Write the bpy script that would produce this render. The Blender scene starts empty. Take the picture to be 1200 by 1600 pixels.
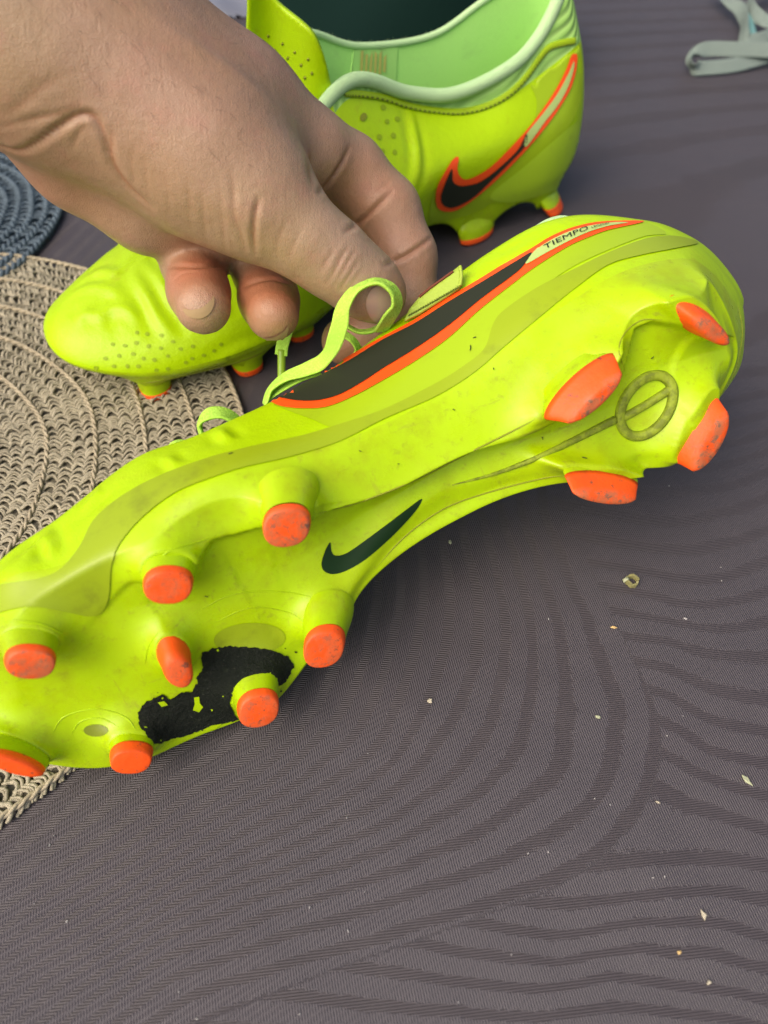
import bpy, bmesh, math, random
import numpy as np
from mathutils import Vector, Matrix
from mathutils.bvhtree import BVHTree
from mathutils.geometry import delaunay_2d_cdt

# ------------------------------------------------------------------ camera, world, sun, exposure
S = bpy.context.scene
COL = S.collection
FPX, CX, CY = 1164.0, 600.0, 800.0            # focal length and centre in photograph pixels
PITCH, HCAM = math.radians(53.0), 0.25
cam = bpy.data.cameras.new("camera")
cam.sensor_fit = 'VERTICAL'; cam.sensor_height = 24.0; cam.lens = 24.0 * FPX / 1600.0
cam.clip_start = 0.01; cam.clip_end = 50.0
cam.dof.use_dof = True; cam.dof.focus_distance = 0.27; cam.dof.aperture_fstop = 6.0
cam_ob = bpy.data.objects.new("camera", cam); COL.objects.link(cam_ob)
cam_ob.location = (0, 0, HCAM); cam_ob.rotation_euler = (math.pi / 2 - PITCH, 0, 0)
S.camera = cam_ob

world = bpy.data.worlds.new("World"); S.world = world; world.use_nodes = True
wn = world.node_tree.nodes; wl = world.node_tree.links
bg = wn["Background"]
sky = wn.new("ShaderNodeTexSky"); sky.sky_type = 'NISHITA'; sky.sun_disc = False
SUN_EL, SUN_AZ = math.radians(50.0), math.radians(-128.0)      # azimuth from +Y towards +X
sky.sun_elevation = SUN_EL; sky.sun_rotation = SUN_AZ
sky.air_density = 1.0; sky.dust_density = 7.0
wl.new(sky.outputs[0], bg.inputs[0]); bg.inputs[1].default_value = 0.15
sun = bpy.data.lights.new("sun", 'SUN'); sun.energy = 1.3; sun.angle = math.radians(70.0)
sun.color = (1.0, 0.94, 0.85)
sun_ob = bpy.data.objects.new("sun", sun); COL.objects.link(sun_ob)
sd = Vector((math.sin(SUN_AZ) * math.cos(SUN_EL), math.cos(SUN_AZ) * math.cos(SUN_EL), math.sin(SUN_EL)))
sun_ob.rotation_euler = sd.to_track_quat('Z', 'Y').to_euler(); sun_ob.location = sd * 3
S.view_settings.view_transform = 'Standard'; S.view_settings.look = 'None'
S.view_settings.exposure = 0.36; S.view_settings.gamma = 1.0

# ------------------------------------------------------------------ geometry helpers
CAM = np.array([0, 0, HCAM]); RIGHT = np.array([1.0, 0, 0])
UP = np.array([0, math.sin(PITCH), math.cos(PITCH)]); FWD = np.array([0, math.cos(PITCH), -math.sin(PITCH)])

def ray(px, py):
    return FWD + RIGHT * (px - CX) / FPX + UP * (CY - py) / FPX

def at(px, py, d):                 # point of the world that lies at depth d behind a photograph pixel
    return CAM + d * ray(px, py)

def on_plane(px, py, z=0.0):       # point on the horizontal plane at height z
    v = ray(px, py); t = (z - CAM[2]) / v[2]
    return CAM + t * v

class Frame:                       # a thing's own axes: X toe-ward, Y its left, Z up
    def __init__(s, O, X, Y, Z): s.O, s.X, s.Y, s.Z = [np.array(v, float) for v in (O, X, Y, Z)]
    def world(s, q): q = np.asarray(q, float); return s.O + q[..., 0:1] * s.X + q[..., 1:2] * s.Y + q[..., 2:3] * s.Z
    def local(s, p): d = np.asarray(p, float) - s.O; return np.stack([d @ s.X, d @ s.Y, d @ s.Z], -1)
    def pix(s, px, py, z):         # millimetres in, metres out: where the ray meets local height z
        z = z / 1000.0; v = ray(px, py); t = (z - (CAM - s.O) @ s.Z) / (v @ s.Z)
        return s.local(CAM + t * v)
    def mat(s):
        m = Matrix.Identity(4)
        for i, a in enumerate((s.X, s.Y, s.Z)):
            for k in range(3): m[k][i] = a[k]
        for k in range(3): m[k][3] = s.O[k]
        return m

def cr(P, n, closed=True):
    """Catmull-Rom through P (k,3); n samples per span (closed) or linspace samples (open)."""
    P = np.asarray(P, float); k = len(P)
    t = np.linspace(0, k if closed else k - 1, n, endpoint=not closed)
    i = np.floor(t).astype(int); i = np.minimum(i, k - 1 if closed else k - 2); f = (t - i)[:, None]
    if closed: g = lambda j: P[(i + j) % k]
    else:
        E = np.vstack([2 * P[0] - P[1], P, 2 * P[-1] - P[-2]]); g = lambda j: E[i + j + 1]
    p0, p1, p2, p3 = g(-1), g(0), g(1), g(2)
    return 0.5 * (2 * p1 + (p2 - p0) * f + (2 * p0 - 5 * p1 + 4 * p2 - p3) * f * f + (3 * p1 - p0 - 3 * p2 + p3) * f ** 3)

def smooth(a, b, x):
    t = np.clip((x - a) / (b - a), 0, 1); return t * t * (3 - 2 * t)

def link(name, verts, faces, mat=None, parent=None, shade=True, frame=None, mats=None, fmat=None):
    me = bpy.data.meshes.new(name)
    me.from_pydata(np.asarray(verts, float).tolist(), [], [list(map(int, f)) for f in faces])
    me.update()
    if mats:
        for m in mats: me.materials.append(m)
        me.polygons.foreach_set("material_index", np.asarray(fmat, np.int32))
    elif mat: me.materials.append(mat)
    if shade: me.polygons.foreach_set("use_smooth", np.ones(len(me.polygons), bool))
    o = bpy.data.objects.new(name, me); COL.objects.link(o)
    if parent is not None:
        o.parent = parent
        if frame is None: o.matrix_parent_inverse = parent.matrix_world.inverted()
    return o

def empty(name, label, cat, loc=None, matrix=None, group=None):
    o = bpy.data.objects.new(name, None); COL.objects.link(o)
    if matrix is not None: o.matrix_world = matrix
    elif loc is not None: o.location = loc
    o.empty_display_size = 0.02
    o['label'] = label; o['category'] = cat
    if group: o['group'] = group
    bpy.context.view_layer.update()
    return o

def tag(o, label, cat, group=None):
    o['label'] = label; o['category'] = cat
    if group: o['group'] = group
    return o

def grid_faces(nu, nv, closed_u=True, flip=False):
    F = []
    for j in range(nv - 1):
        for i in range(nu if closed_u else nu - 1):
            a, b = j * nu + i, j * nu + (i + 1) % nu
            q = (a, b, b + nu, a + nu)
            F.append(q[::-1] if flip else q)
    return F

def sweep(path, section, ups, closed=False, caps=True, scale=None):
    """Sweep a 2D section (k,2) along a 3D path with per-point up vectors."""
    path = np.asarray(path, float); n = len(path); k = len(section)
    T = np.gradient(path, axis=0) if not closed else np.roll(path, -1, 0) - np.roll(path, 1, 0)
    T /= np.linalg.norm(T, axis=1)[:, None] + 1e-12
    ups = np.broadcast_to(np.asarray(ups, float), path.shape)
    B = np.cross(T, ups); B /= np.linalg.norm(B, axis=1)[:, None] + 1e-12
    N = np.cross(B, T)
    sc = np.ones(n) if scale is None else np.asarray(scale)
    V = path[:, None, :] + (section[None, :, 0:1] * B[:, None, :] + section[None, :, 1:2] * N[:, None, :]) * sc[:, None, None]
    V = V.reshape(-1, 3); F = []
    for i in range(n if closed else n - 1):
        for j in range(k):
            a, b = i * k + j, i * k + (j + 1) % k
            c, d = ((i + 1) % n) * k + (j + 1) % k, ((i + 1) % n) * k + j
            F.append((a, b, c, d))
    if caps and not closed:
        F.append(tuple(range(k - 1, -1, -1))); F.append(tuple((n - 1) * k + j for j in range(k)))
    return V, F

def merge(parts):
    V, F, o = [], [], 0
    for v, f in parts:
        V.append(np.asarray(v)); F += [tuple(i + o for i in q) for q in f]; o += len(v)
    return np.vstack(V), F

def bvh(o):
    bpy.context.view_layer.update()
    M = o.matrix_world; me = o.data
    return BVHTree.FromPolygons([M @ v.co for v in me.vertices], [tuple(p.vertices) for p in me.polygons])

def bvhs(obs):
    V, F, n = [], [], 0
    bpy.context.view_layer.update()
    for o in obs:
        M = o.matrix_world
        V += [M @ v.co for v in o.data.vertices]; F += [tuple(i + n for i in p.vertices) for p in o.data.polygons]
        n = len(V)
    return BVHTree.FromPolygons(V, F)

def poly_in(poly, pts):
    x, y = pts[:, 0], pts[:, 1]; r = np.zeros(len(pts), bool); j = len(poly) - 1
    for i in range(len(poly)):
        xi, yi = poly[i]; xj, yj = poly[j]
        c = ((yi > y) != (yj > y)) & (x < (xj - xi) * (y - yi) / (yj - yi + 1e-12) + xi)
        r ^= c; j = i
    return r

def densify(poly, step, closed=True):
    poly = np.asarray(poly, float); out = []
    n = len(poly)
    for i in range(n if closed else n - 1):
        a, b = poly[i], poly[(i + 1) % n]; m = max(1, int(np.linalg.norm(b - a) / step))
        for t in range(m): out.append(a + (b - a) * t / m)
    if not closed: out.append(poly[-1])
    return np.array(out)

def tri_polygon(poly, step, holes=()):
    """Triangulate a 2D polygon with interior points. Returns pts, tris, boundary count."""
    b = densify(poly, step)
    mn, mx = b.min(0), b.max(0)
    gx, gy = np.meshgrid(np.arange(mn[0], mx[0], step), np.arange(mn[1], mx[1], step))
    g = np.stack([gx.ravel(), gy.ravel()], 1) + 0.01
    g = g[poly_in(b, g)]
    if len(g):
        d = np.min(np.linalg.norm(g[:, None] - b[None], axis=2), axis=1) if len(g) * len(b) < 4e6 else np.ones(len(g)) * 9
        g = g[d > 0.5 * step]
    pts = [Vector(p) for p in np.vstack([b, g])]
    n = len(b)
    r = delaunay_2d_cdt(pts, [(i, (i + 1) % n) for i in range(n)], [], 1, 1e-6)
    V = np.array([tuple(v) for v in r[0]]); F = [tuple(f) for f in r[2]]
    return V, F

def decal(name, tree, poly, off, mat, parent, step=6.0, spline=True, thick=0.0, label=None):
    """Thin piece lying on a surface. poly: outline in photograph pixels, thrown on to the surface along the view ray, lifted by off metres."""
    if spline: poly = cr(np.array([(p[0], p[1], 0) for p in poly], float), max(24, len(poly) * 8))[:, :2]
    V, F = tri_polygon(poly, step)
    P, N, ok = [], [], []
    for px, py in V:
        v = Vector(ray(px, py)).normalized()
        hit = tree.ray_cast(Vector(CAM), v)
        if hit[0] is None:
            P.append((0, 0, 0)); N.append((0, 0, 1)); ok.append(False); continue
        n = hit[1]
        if n.dot(v) > 0: n = -n
        P.append(hit[0]); N.append(n); ok.append(True)
    P = np.array([tuple(p) for p in P]); N = np.array([tuple(p) for p in N]); ok = np.array(ok)
    F = [f for f in F if all(ok[i] for i in f)]
    used = sorted({i for f in F for i in f}); mp = {u: i for i, u in enumerate(used)}
    P, N = P[used], N[used]; F = [tuple(mp[i] for i in f) for f in F]
    # smooth normals over the patch, then lift
    Q = P + N * off
    o = link(name, Q, orient(Q, F), mat, parent)
    if label: o['label'] = label
    if thick:
        m = o.modifiers.new("thickness", 'SOLIDIFY'); m.thickness = thick; m.offset = -1
    return o

def orient(V, F):
    V = np.asarray(V); out = []
    for f in F:
        a, b, c = V[f[0]], V[f[1]], V[f[2]]
        n = np.cross(b - a, c - a)
        out.append(f if n @ (CAM - a) > 0 else f[::-1])
    return out

# ------------------------------------------------------------------ material helpers
def lin(r, g, b):
    f = lambda c: (c / 255 / 12.92) if c / 255 <= 0.04045 else ((c / 255 + 0.055) / 1.055) ** 2.4
    return (f(r), f(g), f(b), 1.0)

class Mat:
    def __init__(s, name, color, rough=0.5, spec=0.5, sss=0.0, coat=0.0):
        s.m = bpy.data.materials.new(name); s.m.use_nodes = True
        s.n = s.m.node_tree.nodes; s.l = s.m.node_tree.links
        s.b = s.n["Principled BSDF"]
        s.b.inputs["Base Color"].default_value = color; s.b.inputs["Roughness"].default_value = rough
        s.b.inputs["Specular IOR Level"].default_value = spec
        if sss: s.b.inputs["Subsurface Weight"].default_value = sss
        if coat: s.b.inputs["Coat Weight"].default_value = coat; s.b.inputs["Coat Roughness"].default_value = 0.15
        s.col = None; s.color = color; s.bumpn = None
    def node(s, t, **k):
        n = s.n.new(t)
        for a, v in k.items(): setattr(n, a, v)
        return n
    def coord(s, scale=(1, 1, 1), kind="Object"):
        tc = s.node("ShaderNodeTexCoord"); mp = s.node("ShaderNodeMapping")
        s.l.new(tc.outputs[kind], mp.inputs[0]); mp.inputs["Scale"].default_value = scale
        return mp.outputs[0]
    def noise(s, scale, detail=4, rough=0.6, co=None, dist=0.0):
        n = s.node("ShaderNodeTexNoise"); n.inputs["Scale"].default_value = scale
        n.inputs["Detail"].default_value = detail; n.inputs["Roughness"].default_value = rough
        n.inputs["Distortion"].default_value = dist
        s.l.new(co if co is not None else s.coord(), n.inputs["Vector"]); return n.outputs["Fac"]
    def ramp(s, fac, lo, hi, v0=0.0, v1=1.0):
        n = s.node("ShaderNodeMapRange"); n.interpolation_type = 'SMOOTHSTEP'
        n.inputs[1].default_value = lo; n.inputs[2].default_value = hi; n.inputs[3].default_value = v0; n.inputs[4].default_value = v1
        s.l.new(fac, n.inputs[0]); return n.outputs[0]
    def math(s, op, a, b=None, c=None):
        n = s.node("ShaderNodeMath", operation=op)
        for i, v in enumerate((a, b, c)):
            if v is None: continue
            if isinstance(v, (int, float)): n.inputs[i].default_value = v
            else: s.l.new(v, n.inputs[i])
        return n.outputs[0]
    def attr(s, name):
        n = s.node("ShaderNodeAttribute", attribute_name=name); return n.outputs["Fac"]
    def mix(s, fac, color, mode='MIX'):
        n = s.node("ShaderNodeMix", data_type='RGBA', blend_type=mode)
        if isinstance(fac, (int, float)): n.inputs[0].default_value = fac
        else: s.l.new(fac, n.inputs[0])
        if s.col is None: n.inputs[6].default_value = s.color
        else: s.l.new(s.col, n.inputs[6])
        if isinstance(color, tuple): n.inputs[7].default_value = color
        else: s.l.new(color, n.inputs[7])
        s.col = n.outputs[2]; s.l.new(s.col, s.b.inputs["Base Color"]); return s
    def rough(s, fac, lo, hi):
        s.l.new(s.ramp(fac, 0.3, 0.7, lo, hi), s.b.inputs["Roughness"]); return s
    def bump(s, h, strength, dist=0.001):
        n = s.node("ShaderNodeBump"); n.inputs["Strength"].default_value = strength; n.inputs["Distance"].default_value = dist
        s.l.new(h, n.inputs["Height"])
        if s.bumpn is not None: s.l.new(s.bumpn, n.inputs["Normal"])
        s.bumpn = n.outputs[0]; s.l.new(s.bumpn, s.b.inputs["Normal"]); return s

def dirt(m, scale, lo, hi, color, amount):
    f = m.ramp(m.noise(scale, 6, 0.7), lo, hi, 0, amount); m.mix(f, color)

VOLT = (0.46, 0.78, 0.004, 1)
def mat_sole():
    m = Mat("volt_plastic", (0.40, 0.60, 0.0, 1), 0.22, 0.35)
    dirt(m, 22, 0.42, 0.72, (0.35, 0.45, 0.001, 1), 0.7)
    dirt(m, 75, 0.46, 0.70, (0.29, 0.32, 0.004, 1), 0.38)
    dirt(m, 260, 0.54, 0.72, (0.20, 0.17, 0.02, 1), 0.35)
    f = m.ramp(m.noise(120, 6, .75, m.coord((.22, 1.4, 1))), .60, .70, 0, .45); m.mix(f, (0.25, 0.24, 0.03, 1))
    f = m.ramp(m.noise(90, 5, .8, m.coord((1.5, .25, 1))), .62, .70, 0, .35); m.mix(f, (0.28, 0.25, 0.03, 1))
    dirt(m, 700, 0.66, 0.78, (0.10, 0.08, 0.03, 1), 0.7)
    m.rough(m.noise(60, 5, 0.7), 0.22, 0.46)
    m.bump(m.noise(260, 4, 0.6), 0.08, 0.001); m.bump(m.noise(45, 2, 0.5), 0.10, 0.004)
    return m
def mat_upper():
    m = Mat("volt_leather", (0.405, 0.62, 0.0, 1), 0.36, 0.28)
    dirt(m, 30, 0.48, 0.80, (0.39, 0.53, 0.002, 1), 0.6)
    dirt(m, 120, 0.56, 0.78, (0.33, 0.33, 0.012, 1), 0.45)
    dirt(m, 380, 0.62, 0.78, (0.28, 0.24, 0.03, 1), 0.4)
    m.bump(m.noise(1100, 3, 0.6), 0.22, 0.0006); m.bump(m.noise(210, 3, 0.5), 0.14, 0.002)
    return m
def mat_simple(name, col, rough=0.5, grime=0.3, gcol=(0.12, 0.10, 0.05, 1), gscale=160, bump=0.0, bscale=500, spec=0.4):
    m = Mat(name, col, rough, spec)
    if grime: dirt(m, gscale, 0.52, 0.75, gcol, grime)
    if bump: m.bump(m.noise(bscale, 4, 0.6), bump, 0.001)
    return m
M_SOLE = mat_sole().m
M_UPPER = mat_upper().m
M_ORANGE = mat_simple("orange_plastic", (0.95, 0.085, 0.006, 1), 0.45, 0.25, (0.45, 0.10, 0.03, 1), 130, 0.1, 400)
mo = mat_simple("worn_orange_plastic", (0.95, 0.10, 0.006, 1), 0.5, 0.35, (0.62, 0.09, 0.02, 1), 120, 0.2, 500)
_tc = mo.node("ShaderNodeTexCoord"); _sp = mo.node("ShaderNodeSeparateXYZ"); mo.l.new(_tc.outputs["Object"], _sp.inputs[0])
_tip = mo.ramp(_sp.outputs[2], -.0124, -.0106, 1, 0)          # the ground-down end of the stud
mo.mix(mo.math('MULTIPLY', _tip, mo.ramp(mo.noise(170, 5, .7), .36, .62, 0, .85)), (0.46, 0.15, 0.06, 1))
mo.mix(mo.math('MULTIPLY', _tip, mo.ramp(mo.noise(330, 6, .75), .52, .62, 0, .8)), (0.17, 0.12, 0.075, 1))
dirt(mo, 90, .5, .75, (0.55, 0.07, 0.01, 1), .6); dirt(mo, 300, 0.60, 0.68, (0.09, 0.065, 0.04, 1), 0.8); M_CAP = mo.m
M_ORANGE = M_ORANGE.m
M_FILM = mat_simple("olive_film", (0.295, 0.395, 0.006, 1), 0.36, 0.55, (0.15, 0.18, 0.01, 1), 60, 0.05, 300).m
M_FILM2 = mat_simple("lime_film", (0.345, 0.50, 0.005, 1), 0.40, 0.4, (0.27, 0.36, 0.01, 1), 70, 0.05, 300).m
M_BLACK = mat_simple("black_print", (0.022, 0.026, 0.014, 1), 0.6, 0.0, spec=.2).m
M_DARKGREEN = mat_simple("dark_green_print", (0.008, 0.028, 0.006, 1), 0.5, 0.0, spec=.2).m
M_GREYTAIL = mat_simple("grey_lime_print", (0.42, 0.55, 0.16, 1), 0.45, 0.1).m
mb = Mat("chipped_black_paint", (0.005, 0.008, 0.004, 1), 0.5, 0.25)
dirt(mb, 900, 0.60, 0.72, (0.09, 0.10, 0.07, 1), 0.8); dirt(mb, 230, .5, .8, (0.02, 0.028, 0.012, 1), .6); mb.bump(mb.noise(420, 6, 0.75), 0.9, 0.0015); M_PAINT = mb.m
ml = Mat("scuffed_rib", (0.16, 0.20, 0.015, 1), 0.6, 0.3)
dirt(ml, 300, 0.4, 0.6, (0.34, 0.44, 0.02, 1), 0.6); ml.bump(ml.noise(900, 3), 0.2, 0.001); M_RIB = ml.m
M_LINING = mat_simple("mint_lining", (0.36, 0.68, 0.17, 1), 0.9, 0.3, (0.25, 0.45, 0.14, 1), 90, 0.4, 1800, 0.1).m
M_RIM = mat_simple("pale_mint_binding", (0.48, 0.68, 0.34, 1), 0.95, 0.35, (0.34, 0.45, 0.24, 1), 120, 0.5, 2500, 0.1).m

# ------------------------------------------------------------------ boots
NU = 760
def ring(fr, L, w=1.0):
    P = [fr.pix(*q[1:]) * 1000 if q[0] == 'p' else q[1:] for q in L]
    return np.array(P, float)
def p(x, y, z): return ('p', x, y, z)
def m_(x, y, z): return ('m', x, y, z)

def seg_dist(P, poly):
    """Distance of points P (n,2) to an open polyline, with side (+ = left of travel) and arc fraction."""
    best = np.full(len(P), 1e9); side = np.zeros(len(P)); frac = np.zeros(len(P))
    L = np.concatenate([[0], np.cumsum(np.linalg.norm(np.diff(poly, axis=0), axis=1))])
    for i in range(len(poly) - 1):
        a, b = poly[i], poly[i + 1]; d = b - a; l = d @ d
        t = np.clip(((P - a) @ d) / l, 0, 1); q = a + t[:, None] * d; w = P - q
        dist = np.linalg.norm(w, axis=1); m = dist < best
        best[m] = dist[m]; side[m] = np.sign(d[0] * (P[m, 1] - a[1]) - d[1] * (P[m, 0] - a[0]))
        frac[m] = (L[i] + t[m] * np.sqrt(l)) / L[-1]
    return best, side, frac

def loft_boot(fr, rings, subs, cl, zc, nt=56):
    """rings: control rings (mm). Returns vertex grid rows (mm): sole rows first (centre to edge), then up the side."""
    RR = [cr(r, NU) for r in rings]
    R0 = RR[0]
    x = np.clip(R0[:, 0], cl[0][0], cl[-1][0])
    cx = np.array([q[0] for q in cl]); C = np.stack([x, np.interp(x, cx, [q[1] for q in cl]), np.interp(x, cx, zc)], 1)
    rows = []
    for t in np.linspace(1, 0, nt, endpoint=False):
        q = R0 + (C - R0) * t
        q[:, 2] = R0[:, 2] + (C[:, 2] - R0[:, 2]) * smooth(0, 1, t)
        rows.append(q)
    ns = len(rows)
    stack = np.stack(RR)                                   # (k, NU, 3)
    prev = rows[-1] - R0                                   # tangent continuation at the sole edge
    E = np.concatenate([(R0 + prev * 6)[None], stack, (2 * stack[-1] - stack[-2])[None]])
    marks = [ns]
    for i in range(len(RR) - 1):
        for t in np.linspace(0, 1, subs[i], endpoint=False):
            p0, p1, p2, p3 = E[i], E[i + 1], E[i + 2], E[i + 3]
            rows.append(0.5 * (2 * p1 + (p2 - p0) * t + (2 * p0 - 5 * p1 + 4 * p2 - p3) * t * t + (3 * p1 - p0 - 3 * p2 + p3) * t ** 3))
        marks.append(len(rows))
    rows.append(RR[-1])
    return np.stack(rows), ns, marks

def stud(base, tip, a, b, ang, s0=0.5, taper=1.22, power=2.3, root=0.18):
    """Moulded stud (mm, boot axes). Body rises out of the plate's own fillet; the coloured cap sits on it."""
    base, tip = np.array(base, float), np.array(tip, float)
    n = 44; th = np.linspace(0, 2 * np.pi, n, endpoint=False)
    ca, sa = np.cos(th), np.sin(th)
    ex = np.sign(ca) * np.abs(ca) ** (2 / power); ey = np.sign(sa) * np.abs(sa) ** (2 / power)
    blade = a / b > 1.55
    if blade: power = 1.9; ex = np.sign(ca) * np.abs(ca) ** (2 / power); ey = np.sign(sa) * np.abs(sa) ** (2 / power)
    A = np.array([math.cos(ang), math.sin(ang), 0]); Bv = np.array([-math.sin(ang), math.cos(ang), 0])
    def rows(ss, extra=0.0):
        R = []
        for q, k in ss:
            R.append(base + (tip - base) * q + (np.outer(ex, A) * (a * (1 + k) + extra) + np.outer(ey, Bv) * (b * (1 + k) + (max(0, k) * .28 * (a - b) if blade else 0) + extra)))
        return R
    t = taper - 1
    prof = [(-0.05, t + root), (0.1, t + root * 0.7), (0.25, t * 0.9 + root * 0.35), (0.4, t * 0.7 + root * 0.1), (0.6, t * 0.45), (0.8, t * 0.2)]
    if blade: prof = [(-0.1, 0.0), (0.1, t * .15), (0.25, t * .5), (0.4, t * 0.7), (0.6, t * 0.45), (0.8, t * 0.2)]
    R = rows(prof); V = np.vstack(R); F = grid_faces(n, len(prof))
    f = lambda q: np.interp(q, [-.05, .1, .25, .4, .6, .8, 1], [t + root, t + root * .7, t * .9 + root * .35, t * .7 + root * .1, t * .45, t * .2, 0])
    qs = np.linspace(s0, 0.9, 5)
    R2 = rows([(s0, f(s0) - 0.004)], 0.0) + rows([(q, f(q)) for q in qs], 0.13) + (rows([(0.93, -0.02), (0.97, -0.09), (1.0, -0.24)], 0.05) if blade else rows([(0.965, 0.0), (0.99, -0.035), (1.0, -0.10)], 0.05))
    R2.append(tip[None] + (R2[-1] - tip) * 0.5); R2.append(np.repeat(tip[None], n, 0))
    return (V, F), (np.vstack(R2), grid_faces(n, len(R2)))

def split_boot(fr, G, ns, marks, root, lining_cols, rows_lining):
    k = len(G); V = G.reshape(-1, 3) / 1000.0
    def sub(name, r0, r1, mat, cols=None, flip=False):
        rows = np.arange(r0, r1 + 1); n = G.shape[1]
        F = []
        for j in range(r0, r1):
            for i in range(n):
                if cols is not None and not cols[i]: continue
                a, b = j * n + i, j * n + (i + 1) % n
                F.append((a, b, b + n, a + n))
        used = np.unique(np.array(F).ravel()); mp = np.full(len(V), -1); mp[used] = np.arange(len(used))
        Fm = mp[np.array(F)]
        return link(name, V[used], Fm, mat, root, frame=fr)
    return sub

def boot_root(fr, label, name="football_boot"):
    return empty(name, label, "football boot", matrix=fr.mat(), group=None)

# ---- boot 1: held up on its side, sole towards the camera
def frame_held():
    a, b = at(1155, 580, 0.262), at(-70, 1080, 0.212)
    X = b - a; X /= np.linalg.norm(X)
    v = CAM - (a + b) / 2; v -= X * (v @ X); v /= np.linalg.norm(v)
    t = math.radians(30); side = np.cross(X, v)
    n = min([v * math.cos(t) + s * side * math.sin(t) for s in (1, -1)], key=lambda q: q[2])
    Z = -n; Y = np.cross(Z, X)
    return Frame(a, X, Y, Z)
FA = frame_held()
root_a = boot_root(FA, "bright yellow-green football boot held up on its side with studded sole showing")
R0 = ring(FA, [p(1150,560,6), p(1140,500,5), p(1105,440,5), m_(16,34,2), m_(38,35,2), p(868,648,1.5), p(720,712,2), p(565,780,1.5), m_(179,25,1), m_(205,23,.5), m_(232,19,1),
     m_(252,13,2.5), m_(271,-5,8), m_(276,-18,8), m_(270,-33,6), m_(250,-48,2), m_(221,-52,1.5), m_(189,-50,2), m_(145,-23,5), m_(105,-15,6), m_(70,-16,4), m_(30,-23,2), p(1112,630,4)])
R1 = ring(FA, [p(1163,535,20), p(1150,475,19), p(1100,415,18), p(1050,405,17), p(960,430,16), p(850,500,15), p(700,610,14), p(530,690,10), p(350,735,7), p(230,800,6), p(100,880,6),
     p(0,915,9), m_(278,-4,14), m_(283,-18,14), m_(275,-36,12), m_(251,-52,10), m_(220,-56,9), m_(188,-54,9), m_(143,-28,14), m_(105,-20,16), m_(70,-21,14), m_(30,-27,12), p(1138,602,16)])
R3 = ring(FA, [m_(-31,4,40), p(1148,455,38), p(1110,400,45), p(1060,365,48), p(1000,345,50), p(880,340,52), p(760,397,55), p(520,575,56), p(330,672,46), p(220,715,40), p(110,800,32),
     p(0,890,26), m_(268,0,26), m_(272,-16,26), m_(264,-32,25), m_(246,-43,26), m_(218,-47,30), m_(186,-45,36), m_(143,-30,46), m_(105,-25,52), m_(70,-25,52), m_(30,-28,50), m_(-10,-18,42)])
R2 = (R1 + R3) / 2
cen = R2.mean(0)
for i in range(len(R2)):
    d = R2[i] - np.array([R2[i][0] * 0.9 + 10, -3, R2[i][2]]); d[2] = 0
    R2[i] += d / (np.linalg.norm(d) + 1e-9) * 2.0
R4 = ring(FA, [m_(-26,8,66), m_(-22,18,66), m_(-12,28,64), m_(5,34,62), m_(22,36,60), m_(45,36,58), m_(72,31,60), m_(112,18,66), m_(150,13,60), m_(185,9,50), m_(215,6,42),
     m_(238,2,36), m_(252,-2,33), m_(255,-10,33), m_(248,-18,34), m_(228,-22,38), m_(205,-22,44), m_(175,-18,52), m_(130,-12,62), m_(90,-14,60), m_(60,-18,58), m_(25,-18,60), m_(-10,-10,64)])
R5 = ring(FA, [m_(-10,8,30), m_(-8,14,28), m_(-2,20,26), m_(10,22,24), m_(25,24,22), m_(45,22,22), m_(68,16,30), m_(106,3,67), m_(150,0,62), m_(185,-4,53), m_(215,-7,45),
     m_(236,-9,39), m_(245,-9,36), m_(245,-10,36), m_(236,-10,39), m_(215,-8,45), m_(185,-5,53), m_(150,-1,62), m_(110,0,67), m_(75,-6,40), m_(50,-8,24), m_(25,-10,24), m_(0,-4,27)])
CLINE = [(4,6), (40,9), (80,8), (110,3), (145,-2), (185,-12), (225,-14), (258,-12)]
ZC = [0.5, 0.8, 4.0, 6.5, 5.0, 1.5, 1.0, 4.0]
G, ns, marks = loft_boot(FA, [R0, R1, R2, R3, R4, R5], [12, 10, 12, 14, 12], CLINE, ZC)

# relief of the sole: recessed channel under the lateral ridge, flares round the studs
def px2(fr, pts, z=0.0): return np.array([fr.pix(x, y, z)[:2] * 1000 for x, y in pts])
RIDGE_A = px2(FA, [(60,1000), (130,975), (200,900), (300,868), (330,838), (372,830), (415,812), (470,806), (500,797), (560,783), (630,757), (700,722), (770,688), (830,657), (875,645), (930,612), (968,575), (976,540), (985,512), (1010,497), (1040,500), (1080,510)], 2)
RIDGE_B = px2(FA, [(1040,560), (1060,610), (1060,650), (1010,700), (940,720), (880,727), (800,742), (700,775), (640,810), (590,860), (545,930), (480,980), (440,1030)], 2)
def relief_a(x, y):
    P = np.stack([x, y], 1); out = np.zeros(len(P))
    d, s, f = seg_dist(P, RIDGE_A)                      # polyline runs toe -> heel; the channel is on the medial side
    inside = s > 0 if relief_a.sgn > 0 else s < 0
    dep = 1.6 + 2.2 * smooth(0.18, 0.42, f) - 0.6 * smooth(0.80, 0.92, f)
    dep *= smooth(0.02, 0.2, f) * (1 - smooth(0.985, 1.0, f) * 0.4)
    r = np.where(inside, smooth(-0.2, 2.2, d) * dep * (1 - 0.75 * smooth(6, 30, d)), 0)
    r = r - np.where(inside, 0, np.exp(-(d / 4.5) ** 2) * 1.4 * smooth(0.12, 0.45, f) * (1 - smooth(.84, .93, f)))
    out += r
    d2, s2, f2 = seg_dist(P, RIDGE_B)
    out -= np.exp(-(d2 / 5.5) ** 2) * 2.1 * smooth(0.02, 0.12, f2) * (1 - smooth(0.8, 1, f2))
    return out
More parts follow.
